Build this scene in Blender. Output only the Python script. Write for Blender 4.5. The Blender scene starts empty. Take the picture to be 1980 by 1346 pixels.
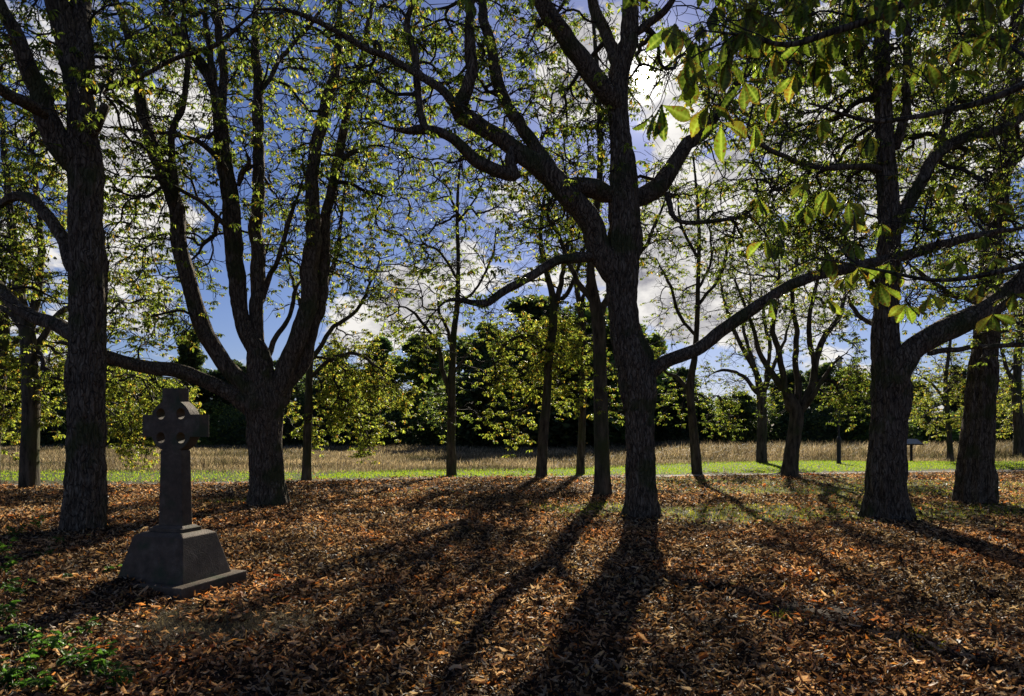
import bpy, math, random
import numpy as np
from mathutils import Vector

# ------------------------------------------------------------------ camera, sky, sun, exposure
SC = bpy.context.scene
COL = SC.collection
F, CX, HY, EYE = 1320.0, 990.0, 834.0, 1.6
cd = bpy.data.cameras.new('camera'); cam = bpy.data.objects.new('camera', cd); COL.objects.link(cam)
cam.location = (0, 0, EYE); cam.rotation_euler = (math.radians(90), 0, 0)
cd.sensor_width = 36; cd.lens = 24.0; cd.shift_y = (HY-673)/1980
cd.clip_start = 0.05; cd.clip_end = 2000
SC.camera = cam
SC.view_settings.view_transform = 'Standard'; SC.view_settings.look = 'None'
SC.view_settings.exposure = 0.95; SC.view_settings.gamma = 1
SC.render.engine = 'CYCLES'
SC.cycles.max_bounces = 6; SC.cycles.transmission_bounces = 4; SC.cycles.diffuse_bounces = 3
SC.cycles.sample_clamp_indirect = 4

sun_dir = Vector((255/1320, 1, 682/1320)).normalized()
sun_el = math.asin(sun_dir.z); sun_az = math.atan2(sun_dir.x, sun_dir.y)
sd = bpy.data.lights.new('sun', 'SUN'); sun = bpy.data.objects.new('sun', sd); COL.objects.link(sun)
sd.energy = 5.0; sd.angle = math.radians(0.55); sd.color = (1.0, 0.90, 0.74)
sun.rotation_euler = (-sun_dir).to_track_quat('-Z', 'Y').to_euler()
sun.location = (20, 60, 60)

def build_world():
    w = bpy.data.worlds.new('World'); SC.world = w; w.use_nodes = True
    nt = w.node_tree; N = nt.nodes; L = nt.links; N.clear()
    out = N.new('ShaderNodeOutputWorld'); bg = N.new('ShaderNodeBackground'); bg.inputs[1].default_value = 0.05
    L.new(bg.outputs[0], out.inputs[0])
    sky = N.new('ShaderNodeTexSky'); sky.sky_type = 'NISHITA'; sky.sun_disc = False
    sky.sun_elevation = sun_el; sky.sun_rotation = sun_az; sky.air_density = 1.0; sky.dust_density = 0.25; sky.ozone_density = 3.0
    tint = N.new('ShaderNodeMix'); tint.data_type = 'RGBA'; tint.blend_type = 'MULTIPLY'; tint.inputs[0].default_value = 1
    L.new(sky.outputs[0], tint.inputs[6]); tint.inputs[7].default_value = (0.56, 0.57, 0.78, 1)
    tc = N.new('ShaderNodeTexCoord'); vec = tc.outputs['Generated']
    def math_(op, a, b=None, clamp=False):
        n = N.new('ShaderNodeMath'); n.operation = op; n.use_clamp = clamp
        for i, v in enumerate((a, b)):
            if v is None: continue
            if isinstance(v, (int, float)): n.inputs[i].default_value = v
            else: L.new(v, n.inputs[i])
        return n.outputs[0]
    sep = N.new('ShaderNodeSeparateXYZ'); L.new(vec, sep.inputs[0])
    # cloud layer on a plane overhead: direction divided by its height
    h = math_('ADD', math_('MAXIMUM', sep.outputs[2], 0.0), 0.16)
    comb = N.new('ShaderNodeCombineXYZ')
    L.new(sep.outputs[0], comb.inputs[0]); L.new(sep.outputs[1], comb.inputs[1]); L.new(math_('MULTIPLY', sep.outputs[2], 1.9), comb.inputs[2])
    def noise(scale, detail, rough, off, src=None):
        m = N.new('ShaderNodeMapping'); m.inputs['Location'].default_value = off
        L.new(src or comb.outputs[0], m.inputs[0])
        n = N.new('ShaderNodeTexNoise'); n.inputs['Scale'].default_value = scale; n.inputs['Detail'].default_value = detail
        n.inputs['Roughness'].default_value = rough; L.new(m.outputs[0], n.inputs['Vector']); return n.outputs['Fac']
    dens = noise(6.0, 10, 0.60, (3.1, 1.7, 0.4))
    bias = None
    for px, py, rad, amp in CLOUDS:
        d = Vector((px-CX, F, HY-py)).normalized()
        dot = N.new('ShaderNodeVectorMath'); dot.operation = 'DOT_PRODUCT'; L.new(vec, dot.inputs[0]); dot.inputs[1].default_value = d
        mr = N.new('ShaderNodeMapRange'); mr.interpolation_type = 'SMOOTHSTEP'
        mr.inputs['From Min'].default_value = math.cos(rad/F); mr.inputs['From Max'].default_value = 1
        mr.inputs['To Min'].default_value = 0; mr.inputs['To Max'].default_value = amp
        L.new(dot.outputs['Value'], mr.inputs['Value'])
        bias = mr.outputs[0] if bias is None else math_('ADD', bias, mr.outputs[0])
    dens = math_('ADD', dens, bias)
    mk = N.new('ShaderNodeMapRange'); mk.interpolation_type = 'SMOOTHSTEP'
    back = N.new('ShaderNodeMapRange'); back.inputs['From Min'].default_value = .35; back.inputs['From Max'].default_value = -.3; back.inputs['To Max'].default_value = -.06; L.new(sep.outputs[1], back.inputs['Value']); dens = math_('ADD', dens, back.outputs[0])
    mk.inputs['From Min'].default_value = 0.555; mk.inputs['From Max'].default_value = 0.63; L.new(dens, mk.inputs['Value'])
    # cloud body: bright rims, grey thick bellies
    shade = noise(9.0, 8, 0.62, (7.3, 4.1, 0))
    cr = N.new('ShaderNodeValToRGB'); L.new(shade, cr.inputs[0])
    cr.color_ramp.elements[0].position = 0.33; cr.color_ramp.elements[0].color = (3.3, 3.25, 3.7, 1)
    cr.color_ramp.elements[1].position = 0.54; cr.color_ramp.elements[1].color = (9.6, 9.3, 8.9, 1)
    mx = N.new('ShaderNodeMix'); mx.data_type = 'RGBA'
    L.new(mk.outputs[0], mx.inputs[0]); L.new(tint.outputs[2], mx.inputs[6]); L.new(cr.outputs[0], mx.inputs[7])
    # glare of the sun itself and of the thin cloud round it
    dot = N.new('ShaderNodeVectorMath'); dot.operation = 'DOT_PRODUCT'; L.new(vec, dot.inputs[0]); dot.inputs[1].default_value = sun_dir
    def ring(deg0, deg1, val):
        mr = N.new('ShaderNodeMapRange'); mr.interpolation_type = 'SMOOTHSTEP'
        mr.inputs['From Min'].default_value = math.cos(math.radians(deg1)); mr.inputs['From Max'].default_value = math.cos(math.radians(deg0))
        mr.inputs['To Min'].default_value = 0; mr.inputs['To Max'].default_value = val
        L.new(dot.outputs['Value'], mr.inputs['Value']); return mr.outputs[0]
    glow = math_('ADD', math_('ADD', ring(0.0, 5.0, 3.0), ring(0, 2.2, 14.0)), ring(0.1, 0.9, 400.0))
    gl = N.new('ShaderNodeMix'); gl.data_type = 'RGBA'; gl.blend_type = 'ADD'; gl.inputs[0].default_value = 1
    gc = N.new('ShaderNodeCombineColor')
    L.new(glow, gc.inputs[0]); L.new(math_('MULTIPLY', glow, 0.97), gc.inputs[1]); L.new(math_('MULTIPLY', glow, 0.9), gc.inputs[2])
    L.new(mx.outputs[2], gl.inputs[6]); L.new(gc.outputs[0], gl.inputs[7])
    L.new(gl.outputs[2], bg.inputs[0])
CLOUDS = [(980, 470, 170, .18), (700, 570, 150, .14), (850, 560, 130, .14), (1330, 520, 220, .18), (1130, 120, 130, .24), (1310, 190, 110, .28), (300, 230, 220, .16),
          (330, 520, 170, .12), (1650, 330, 330, .13), (1850, 150, 250, .10), (100, 520, 200, .08),
          (640, 250, 330, -.22), (560, 420, 250, -.12), (880, 300, 260, -.16), (1750, 560, 130, -.14), (420, 640, 120, -.1), (1000, 650, 120, -.1)]
build_world()

# ------------------------------------------------------------------ small numpy noise
def _hash(ix, iy, iz):
    h = (ix.astype(np.int64)*374761393 + iy.astype(np.int64)*668265263 + iz.astype(np.int64)*2147483647*3) & 0xffffffff
    h = ((h ^ (h >> 13))*1274126177) & 0xffffffff
    h = ((h ^ (h >> 16))*2246822519) & 0xffffffff
    return ((h ^ (h >> 15)) & 0xffffff)/float(0xffffff)
def vnoise(x, y, z=0.0):
    x, y, z = np.broadcast_arrays(np.asarray(x, float), np.asarray(y, float), np.asarray(z, float))
    ix, iy, iz = np.floor(x), np.floor(y), np.floor(z); fx, fy, fz = x-ix, y-iy, z-iz
    fx, fy, fz = fx*fx*(3-2*fx), fy*fy*(3-2*fy), fz*fz*(3-2*fz)
    r = 0
    for a in (0, 1):
        for b in (0, 1):
            for c in (0, 1):
                w = (fx if a else 1-fx)*(fy if b else 1-fy)*(fz if c else 1-fz)
                r = r+w*_hash(ix+a, iy+b, iz+c)
    return r
def fbm(x, y, z=0.0, o=3):
    r, a, s = 0, .5, 0
    for i in range(o):
        r = r+a*vnoise(x*2**i+17*i, y*2**i+5*i, np.asarray(z)*2**i); s += a; a *= .5
    return r/s
def gh(x, y):                                   # height of the ground
    return (fbm(np.asarray(x)*.12+3, np.asarray(y)*.12+9, 0, 2)-.5)*.16*np.clip(np.asarray(y)/8., 0, 1)
def path_y(x): return 23.35+.21*x
def gauss(x, y, cx, cy, rx, ry): return np.exp(-((x-cx)/rx)**2-((y-cy)/ry)**2)
def grass_mask(x, y):                           # thin grass between the leaves
    x = np.asarray(x, float); y = np.asarray(y, float)
    m = 1.3*gauss(x, y, 4.6, 12.9, 3.6, 1.5)+.8*gauss(x, y, -2.9, 17.5, 1.6, 1.8)+.9*gauss(x, y, .8, 14.3, 1.4, 1.0)
    m = m+.7*gauss(x, y, 9.5, 13.5, 4, 2.0)+.5*gauss(x, y, 8, 18, 6, 5)+.8*gauss(x, y, -6.5, 16, 2.2, 1.2)
    m = m+1.3*np.clip((y-path_y(x)+1.0)/2.6, 0, 1)+.5*np.clip((x+1)/6, 0, 1)*np.clip((y-13)/6, 0, 1)
    n = fbm(x*.9, y*.9, 3.3)
    return np.clip((m-.35)*1.4+(n-.5)*2.0*np.clip(m*2, 0, 1), 0, 1)
def bare_mask(x, y):
    return np.clip(1.5*gauss(x, y, -2.35, 5.65, 1.05, .6)+.9*gauss(x, y, 2.6, 5.9, 1.3, .45)+.8*gauss(x, y, 3.4, 12.2, 1.6, .7)+.6*gauss(x, y, 2.2, 9.6, 1.3, .4), 0, 1)*np.clip(fbm(x*2.1, y*2.1, 8.8)*2.2, 0, 1)

# ------------------------------------------------------------------ mesh helpers
def np_mesh(name, V, faces, mat, parent=None, smooth=False):
    """V (n,3); faces: list of (array (m,k))"""
    me = bpy.data.meshes.new(name); me.vertices.add(len(V)); me.vertices.foreach_set('co', np.asarray(V, np.float32).ravel())
    faces = [np.asarray(f, np.int32) for f in faces if len(f)]
    loops = np.concatenate([f.ravel() for f in faces]); tot = np.concatenate([np.full(len(f), f.shape[1], np.int32) for f in faces])
    me.loops.add(len(loops)); me.loops.foreach_set('vertex_index', loops)
    me.polygons.add(len(tot)); me.polygons.foreach_set('loop_start', np.concatenate([[0], np.cumsum(tot)[:-1]]).astype(np.int32))
    me.polygons.foreach_set('use_smooth', np.full(len(tot), smooth, bool))
    me.update(calc_edges=True); me.validate()
    me.materials.append(mat)
    o = bpy.data.objects.new(name, me); COL.objects.link(o)
    if parent is not None:
        o.parent = parent; o.matrix_parent_inverse = parent.matrix_world.inverted() if False else o.matrix_parent_inverse
    return o
class MB:
    def __init__(s): s.V = []; s.F = {3: [], 4: []}; s.n = 0
    def add(s, V, F):
        V = np.asarray(V, float); s.V.append(V)
        for f in F:
            f = np.asarray(f, int)
            if len(f): s.F[f.shape[1]].append(f+s.n)
        s.n += len(V)
    def box(s, c, size, rz=0, taper=(1, 1), rx=0):
        hx, hy, hz = size[0]/2, size[1]/2, size[2]/2
        P = np.array([[x*hx*(taper[0] if z > 0 else 1), y*hy*(taper[1] if z > 0 else 1), z*hz] for z in (-1, 1) for x, y in ((-1, -1), (1, -1), (1, 1), (-1, 1))])
        if rx:
            cx, sx = math.cos(rx), math.sin(rx); P = P@np.array([[1, 0, 0], [0, cx, sx], [0, -sx, cx]])
        cz, sz = math.cos(rz), math.sin(rz); P = P@np.array([[cz, sz, 0], [-sz, cz, 0], [0, 0, 1]])
        s.add(P+np.array(c), [[[3, 2, 1, 0], [4, 5, 6, 7], [0, 1, 5, 4], [1, 2, 6, 5], [2, 3, 7, 6], [3, 0, 4, 7]]])
    def tube(s, P, R, sides=8, disp=None, cap=True):
        P = np.asarray(P, float); R = np.asarray(R, float); n = len(P)
        T = np.gradient(P, axis=0); T /= np.linalg.norm(T, axis=1)[:, None]+1e-9
        a = np.array([1., 0, 0]) if abs(T[0][0]) < .8 else np.array([0, 1., 0])
        A = np.zeros_like(P); u = a-T[0]*a.dot(T[0]); u /= np.linalg.norm(u)
        for i in range(n):
            u = u-T[i]*u.dot(T[i]); u /= np.linalg.norm(u)+1e-9; A[i] = u
        B = np.cross(T, A)
        th = np.linspace(0, 2*np.pi, sides, endpoint=False)
        rr = np.repeat(R[:, None], sides, 1)
        if disp is not None:
            sl = np.concatenate([[0], np.cumsum(np.linalg.norm(np.diff(P, axis=0), axis=1))])
            rr = disp(rr, th[None, :], sl[:, None])
        V = P[:, None, :]+rr[..., None]*(np.cos(th)[None, :, None]*A[:, None, :]+np.sin(th)[None, :, None]*B[:, None, :])
        i = np.arange(n-1)[:, None]*sides; j = np.arange(sides)[None, :]; k = (j+1) % sides
        q = np.stack([i+j, i+k, i+k+sides, i+j+sides], -1).reshape(-1, 4)
        fs = [q]
        V = V.reshape(-1, 3)
        if cap:
            V = np.concatenate([V, [P[-1]+T[-1]*R[-1]*.3], [P[0]]]); e = (n-1)*sides; jj = np.arange(sides)
            fs.append(np.stack([e+jj, e+(jj+1) % sides, np.full(sides, n*sides)], 1))
            fs.append(np.stack([(jj+1) % sides, jj, np.full(sides, n*sides+1)], 1))
        s.add(V, fs)
    def lathe(s, prof, sides=16, c=(0, 0, 0)):
        P = [[c[0], c[1], c[2]+z] for r, z in prof]; th = np.linspace(0, 2*np.pi, sides, endpoint=False)
        V = np.array([[c[0]+r*math.cos(t), c[1]+r*math.sin(t), c[2]+z] for r, z in prof for t in th]); n = len(prof)
        i = np.arange(n-1)[:, None]*sides; j = np.arange(sides)[None, :]; k = (j+1) % sides
        s.add(V, [np.stack([i+j, i+k, i+k+sides, i+j+sides], -1).reshape(-1, 4)])
    def build(s, name, mat, parent=None, smooth=False):
        fs = [np.concatenate(f) for f in s.F.values() if f]
        return np_mesh(name, np.concatenate(s.V), fs, mat, parent, smooth)
def empty(name, loc, label, cat, group=None):
    o = bpy.data.objects.new(name, None); COL.objects.link(o); o.location = loc; o['label'] = label; o['category'] = cat
    o.empty_display_size = .3
    if group: o['group'] = group
    return o
def adopt(o, parent):                          # keep world coordinates of the mesh under an Empty that only translates
    o.parent = parent; o.location = -Vector(parent.location)
    return o
def structure(o): o['kind'] = 'structure'; return o
def bevel(o, w, seg=2):
    m = o.modifiers.new('bevel', 'BEVEL'); m.width = w; m.segments = seg; m.limit_method = 'ANGLE'; m.angle_limit = math.radians(30)

# ------------------------------------------------------------------ materials
def new_mat(name):
    m = bpy.data.materials.new(name); m.use_nodes = True; nt = m.node_tree; nt.nodes.clear()
    return m, nt.nodes, nt.links
def ramp(N, stops):
    r = N.new('ShaderNodeValToRGB'); e = r.color_ramp.elements
    while len(e) < len(stops): e.new(0.5)
    for el, (p, c) in zip(e, stops): el.position = p; el.color = (*c, 1)
    return r
def leaf_mat(name, stops, trans, tint_t, rough=.5, spec=.3, blotch=None, patch=False, hue=False, objrand=False, aged=False):
    """thin leaf: diffuse + light coming through + a little sheen; every leaf takes its own hue from the ramp"""
    m, N, L = new_mat(name)
    out = N.new('ShaderNodeOutputMaterial'); g = N.new('ShaderNodeNewGeometry')
    r = ramp(N, stops); L.new(g.outputs['Random Per Island'], r.inputs[0]); c = r.outputs[0]
    if blotch:
        tc = N.new('ShaderNodeTexCoord'); n = N.new('ShaderNodeTexNoise'); n.inputs['Scale'].default_value = blotch; n.inputs['Detail'].default_value = 4
        L.new(tc.outputs['Object'], n.inputs['Vector'])
        k = ramp(N, [(0.58, (0, 0, 0)), (0.64, (1, 1, 1))]); L.new(n.outputs['Fac'], k.inputs[0])
        mx = N.new('ShaderNodeMix'); mx.data_type = 'RGBA'; L.new(k.outputs[0], mx.inputs[0]); L.new(c, mx.inputs[6]); mx.inputs[7].default_value = (.10, .035, .01, 1); c = mx.outputs[2]
    if objrand:
        oi = N.new('ShaderNodeObjectInfo'); k = ramp(N, [(0, (.55, .6, .7)), (.4, (1, 1, 1)), (.75, (1.5, 1.35, .9)), (1, (1.1, 1.5, 1.2))]); L.new(oi.outputs['Random'], k.inputs[0])
        mx = N.new('ShaderNodeMix'); mx.data_type = 'RGBA'; mx.blend_type = 'MULTIPLY'; mx.inputs[0].default_value = 1; L.new(c, mx.inputs[6]); L.new(k.outputs[0], mx.inputs[7]); c = mx.outputs[2]
    if aged:
        for at, col in (('vein', (.20, .24, .07, 1)), ('brown', (.13, .055, .015, 1))):
            a = N.new('ShaderNodeAttribute'); a.attribute_name = at; mx = N.new('ShaderNodeMix'); mx.data_type = 'RGBA'; L.new(a.outputs['Fac'], mx.inputs[0]); L.new(c, mx.inputs[6]); mx.inputs[7].default_value = col; c = mx.outputs[2]
    if hue:                                      # older grey leaves here, fresher orange ones there
        tc = N.new('ShaderNodeTexCoord'); n = N.new('ShaderNodeTexNoise'); n.inputs['Scale'].default_value = .55; n.inputs['Detail'].default_value = 6; L.new(tc.outputs['Object'], n.inputs['Vector'])
        k = ramp(N, [(.36, (.70, .78, .80)), (.5, (1.12, 1.14, 1.12)), (.64, (1.6, 1.38, 1.1))]); L.new(n.outputs['Fac'], k.inputs[0])
        mx = N.new('ShaderNodeMix'); mx.data_type = 'RGBA'; mx.blend_type = 'MULTIPLY'; mx.inputs[0].default_value = 1; L.new(c, mx.inputs[6]); L.new(k.outputs[0], mx.inputs[7]); c = mx.outputs[2]
    if patch:                                    # patches of different grasses
        tc = N.new('ShaderNodeTexCoord'); mp = N.new('ShaderNodeMapping'); mp.inputs['Scale'].default_value = (.16, .30, .01); L.new(tc.outputs['Object'], mp.inputs[0])
        n = N.new('ShaderNodeTexNoise'); n.inputs['Scale'].default_value = 1; n.inputs['Detail'].default_value = 5; L.new(mp.outputs[0], n.inputs['Vector'])
        k = ramp(N, [(.40, (.38, .42, .33)), (.5, (.95, .92, .86)), (.60, (1.4, 1.36, 1.25))]); L.new(n.outputs['Fac'], k.inputs[0])
        mx = N.new('ShaderNodeMix'); mx.data_type = 'RGBA'; mx.blend_type = 'MULTIPLY'; mx.inputs[0].default_value = 1; L.new(c, mx.inputs[6]); L.new(k.outputs[0], mx.inputs[7]); c = mx.outputs[2]
    p = N.new('ShaderNodeBsdfPrincipled'); p.inputs['Roughness'].default_value = rough; p.inputs['Specular IOR Level'].default_value = spec
    L.new(c, p.inputs['Base Color'])
    t = N.new('ShaderNodeBsdfTranslucent'); mt = N.new('ShaderNodeMix'); mt.data_type = 'RGBA'; mt.blend_type = 'MULTIPLY'; mt.inputs[0].default_value = 1
    L.new(c, mt.inputs[6]); mt.inputs[7].default_value = (*tint_t, 1); L.new(mt.outputs[2], t.inputs[0])
    ms = N.new('ShaderNodeMixShader'); ms.inputs[0].default_value = trans; L.new(p.outputs[0], ms.inputs[1]); L.new(t.outputs[0], ms.inputs[2])
    L.new(ms.outputs[0], out.inputs[0]); return m
def rough_mat(name, stops, scale, rough=.85, bump=.3, bscale=None, stretch=(1, 1, 1), detail=8, patch=None, spec=.3, dist=.02):
    m, N, L = new_mat(name)
    out = N.new('ShaderNodeOutputMaterial'); p = N.new('ShaderNodeBsdfPrincipled'); L.new(p.outputs[0], out.inputs[0])
    p.inputs['Roughness'].default_value = rough; p.inputs['Specular IOR Level'].default_value = spec
    tc = N.new('ShaderNodeTexCoord'); mp = N.new('ShaderNodeMapping'); mp.inputs['Scale'].default_value = stretch; L.new(tc.outputs['Object'], mp.inputs[0])
    n = N.new('ShaderNodeTexNoise'); n.inputs['Scale'].default_value = scale; n.inputs['Detail'].default_value = detail; n.inputs['Roughness'].default_value = .65
    L.new(mp.outputs[0], n.inputs['Vector']); r = ramp(N, stops); L.new(n.outputs['Fac'], r.inputs[0]); c = r.outputs[0]
    if patch:
        col, sc_, lo, hi = patch
        n2 = N.new('ShaderNodeTexNoise'); n2.inputs['Scale'].default_value = sc_; n2.inputs['Detail'].default_value = 5; L.new(tc.outputs['Object'], n2.inputs['Vector'])
        k = ramp(N, [(lo, (0, 0, 0)), (hi, (1, 1, 1))]); L.new(n2.outputs['Fac'], k.inputs[0])
        mx = N.new('ShaderNodeMix'); mx.data_type = 'RGBA'; L.new(k.outputs[0], mx.inputs[0]); L.new(c, mx.inputs[6]); mx.inputs[7].default_value = (*col, 1); c = mx.outputs[2]
    L.new(c, p.inputs['Base Color'])
    n3 = N.new('ShaderNodeTexNoise'); n3.inputs['Scale'].default_value = bscale or scale*2; n3.inputs['Detail'].default_value = 6; L.new(mp.outputs[0], n3.inputs['Vector'])
    b = N.new('ShaderNodeBump'); b.inputs['Strength'].default_value = bump; b.inputs['Distance'].default_value = dist; L.new(n3.outputs['Fac'], b.inputs['Height']); L.new(b.outputs[0], p.inputs['Normal'])
    return m
def bark_mat(name, cols, crack, scale):
    m, N, L = new_mat(name)
    out = N.new('ShaderNodeOutputMaterial'); p = N.new('ShaderNodeBsdfPrincipled'); L.new(p.outputs[0], out.inputs[0]); p.inputs['Roughness'].default_value = .9; p.inputs['Specular IOR Level'].default_value = .2
    tc = N.new('ShaderNodeTexCoord'); w = N.new('ShaderNodeTexNoise'); w.inputs['Scale'].default_value = 4; w.inputs['Detail'].default_value = 3; L.new(tc.outputs['Object'], w.inputs['Vector'])
    ad = N.new('ShaderNodeVectorMath'); ad.operation = 'MULTIPLY_ADD'; L.new(w.outputs['Color'], ad.inputs[0]); ad.inputs[1].default_value = (.16, .16, .16); L.new(tc.outputs['Object'], ad.inputs[2])
    mp = N.new('ShaderNodeMapping'); mp.inputs['Scale'].default_value = (1, 1, .17); L.new(ad.outputs[0], mp.inputs[0])
    v = N.new('ShaderNodeTexVoronoi'); v.feature = 'DISTANCE_TO_EDGE'; v.inputs['Scale'].default_value = scale; L.new(mp.outputs[0], v.inputs['Vector'])
    n = N.new('ShaderNodeTexNoise'); n.inputs['Scale'].default_value = scale*1.3; n.inputs['Detail'].default_value = 10; n.inputs['Roughness'].default_value = .7; L.new(mp.outputs[0], n.inputs['Vector'])
    r = ramp(N, cols); L.new(n.outputs['Fac'], r.inputs[0])
    k = ramp(N, [(0.0, (crack, crack, crack)), (.10, (1, 1, 1))]); L.new(v.outputs['Distance'], k.inputs[0])
    mx = N.new('ShaderNodeMix'); mx.data_type = 'RGBA'; mx.blend_type = 'MULTIPLY'; mx.inputs[0].default_value = 1; L.new(r.outputs[0], mx.inputs[6]); L.new(k.outputs[0], mx.inputs[7])
    n2 = N.new('ShaderNodeTexNoise'); n2.inputs['Scale'].default_value = 1.7; n2.inputs['Detail'].default_value = 6; L.new(tc.outputs['Object'], n2.inputs['Vector'])
    g = ramp(N, [(.53, (0, 0, 0)), (.64, (.8, .8, .8))]); L.new(n2.outputs['Fac'], g.inputs[0])
    m2 = N.new('ShaderNodeMix'); m2.data_type = 'RGBA'; L.new(g.outputs[0], m2.inputs[0]); L.new(mx.outputs[2], m2.inputs[6]); m2.inputs[7].default_value = (.055, .062, .02, 1); L.new(m2.outputs[2], p.inputs['Base Color'])
    b1 = N.new('ShaderNodeBump'); b1.inputs['Strength'].default_value = 1; b1.inputs['Distance'].default_value = .03; L.new(k.outputs[0], b1.inputs['Height'])
    b2 = N.new('ShaderNodeBump'); b2.inputs['Strength'].default_value = .8; b2.inputs['Distance'].default_value = .03; L.new(n.outputs['Fac'], b2.inputs['Height']); L.new(b1.outputs[0], b2.inputs['Normal']); L.new(b2.outputs[0], p.inputs['Normal'])
    return m
BARK = bark_mat('bark', [(.3, (.035, .025, .015)), (.5, (.125, .092, .06)), (.68, (.28, .23, .165))], .4, 21)
BARK_FAR = rough_mat('bark_far', [(.35, (.022, .017, .011)), (.65, (.13, .105, .07))], 9, .9, .8, 14, (1, 1, .25), 6, ((.05, .06, .02), 1.1, .5, .7), .2, .03)
TWIG = rough_mat('twig_bark', [(.3, (.018, .014, .010)), (.7, (.055, .044, .032))], 12, .8, .2)
LEAF = leaf_mat('chestnut_leaf', [(0, (.015, .020, .008)), (.3, (.05, .065, .014)), (.6, (.12, .15, .028)), (.86, (.21, .22, .045)), (.96, (.22, .12, .02)), (1, (.09, .045, .015))], .64, (2.4, 2.7, 1.6), .42, .45)  # darkest stops paint the crown's self-shadowing into some of the leaves
LEAF_YEL = leaf_mat('yellowing_leaf', [(0, (.015, .020, .008)), (.22, (.06, .075, .016)), (.5, (.17, .20, .035)), (.82, (.30, .31, .06)), (.95, (.32, .21, .04)), (1, (.25, .10, .02))], .66, (2.0, 2.15, 1.4), .42, .45)  # same near-black end, shade between leaves put into their colour
LEAF_NEAR = leaf_mat('near_leaf', [(0, (.025, .04, .010)), (.45, (.05, .075, .014)), (.8, (.09, .12, .018)), (.93, (.13, .11, .02)), (1, (.12, .05, .015))], .6, (2.2, 2.5, 1.0), .4, .45, 55, aged=True)
LITTER = leaf_mat('fallen_leaf', [(0, (.012, .008, .006)), (.36, (.035, .022, .014)), (.55, (.11, .066, .036)), (.70, (.26, .175, .105)), (.86, (.48, .385, .27)), (.93, (.36, .22, .10)), (.985, (.38, .14, .03)), (1, (.42, .38, .15))], .42, (1.9, 1.6, 1.15), .5, .22, hue=True)  # near-black and pale stops paint shade and sunlit highlights into random leaves
GRASS = leaf_mat('lawn_blade', [(0, (.07, .12, .012)), (.6, (.13, .18, .02)), (1, (.22, .22, .05))], .62, (2.4, 2.6, .8), .6, .1)
GRASS_DULL = leaf_mat('thin_grass_blade', [(0, (.05, .065, .012)), (.6, (.16, .18, .03)), (1, (.28, .25, .08))], .62, (2.3, 2.2, .8), .6, .1)
HAY = leaf_mat('dry_meadow_blade', [(0, (.06, .05, .032)), (.4, (.14, .115, .075)), (.75, (.28, .235, .16)), (.9, (.36, .31, .22)), (1, (.10, .11, .045))], .45, (1.6, 1.5, 1.25), .6, .2, patch=True)
WEED = leaf_mat('weed_leaf', [(0, (.03, .07, .012)), (1, (.09, .16, .03))], .55, (1.8, 2.2, 1.1), .4, .4)
FAR_LEAF = leaf_mat('far_leaf', [(0, (.035, .052, .028)), (.6, (.075, .105, .045)), (.9, (.14, .165, .055)), (1, (.22, .20, .05))], .45, (1.8, 2.0, 1.2), .6, .2, objrand=True)
STONE = rough_mat('weathered_stone', [(.3, (.05, .034, .02)), (.55, (.11, .078, .05)), (.8, (.19, .145, .10))], 9, .75, .7, 70, (1, 1, 1), 12, ((.05, .055, .025), 4.0, .55, .68), .3, .006)
DARK_METAL = rough_mat('dark_painted_metal', [(.3, (.015, .017, .016)), (.7, (.03, .032, .03))], 8, .45, .1)
POST_WOOD = rough_mat('dark_post_wood', [(.3, (.03, .022, .015)), (.7, (.06, .045, .03))], 8, .8, .4, 20, (1, 1, .2))

# ------------------------------------------------------------------ ground, path
def ground_material():
    m, N, L = new_mat('woodland_ground')
    out = N.new('ShaderNodeOutputMaterial'); p = N.new('ShaderNodeBsdfPrincipled'); L.new(p.outputs[0], out.inputs[0]); p.inputs['Roughness'].default_value = .95; p.inputs['Specular IOR Level'].default_value = .15
    tc = N.new('ShaderNodeTexCoord'); v = N.new('ShaderNodeTexVoronoi'); v.inputs['Scale'].default_value = 16; L.new(tc.outputs['Object'], v.inputs['Vector'])
    sr = N.new('ShaderNodeSeparateColor'); L.new(v.outputs['Color'], sr.inputs[0])
    leaf = ramp(N, [(0, (.012, .008, .005)), (.5, (.035, .019, .010)), (.8, (.075, .04, .02)), (1, (.12, .07, .035))]); L.new(sr.outputs[0], leaf.inputs[0])
    n = N.new('ShaderNodeTexNoise'); n.inputs['Scale'].default_value = 14; n.inputs['Detail'].default_value = 8; L.new(tc.outputs['Object'], n.inputs['Vector'])
    soil = ramp(N, [(.3, (.035, .028, .02)), (.7, (.10, .085, .062))]); L.new(n.outputs['Fac'], soil.inputs[0])
    turf = ramp(N, [(.35, (.018, .024, .008)), (.65, (.09, .105, .03))]); L.new(n.outputs['Fac'], turf.inputs[0])
    hay = ramp(N, [(.3, (.07, .055, .03)), (.7, (.15, .12, .07))]); L.new(n.outputs['Fac'], hay.inputs[0])
    cur = leaf.outputs[0]
    for attr, r in (('bare', soil), ('turf', turf), ('meadow', hay)):
        a = N.new('ShaderNodeAttribute'); a.attribute_name = attr
        mx = N.new('ShaderNodeMix'); mx.data_type = 'RGBA'; L.new(a.outputs['Fac'], mx.inputs[0]); L.new(cur, mx.inputs[6]); L.new(r.outputs[0], mx.inputs[7]); cur = mx.outputs[2]
    L.new(cur, p.inputs['Base Color'])
    b = N.new('ShaderNodeBump'); b.inputs['Strength'].default_value = .8; b.inputs['Distance'].default_value = .03; L.new(n.outputs['Fac'], b.inputs['Height']); L.new(b.outputs[0], p.inputs['Normal'])
    return m
def meadow_y(x): return 27.9+np.minimum(.62*np.maximum(x, 0), 8.5)+.02*np.minimum(x, 0)
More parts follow.
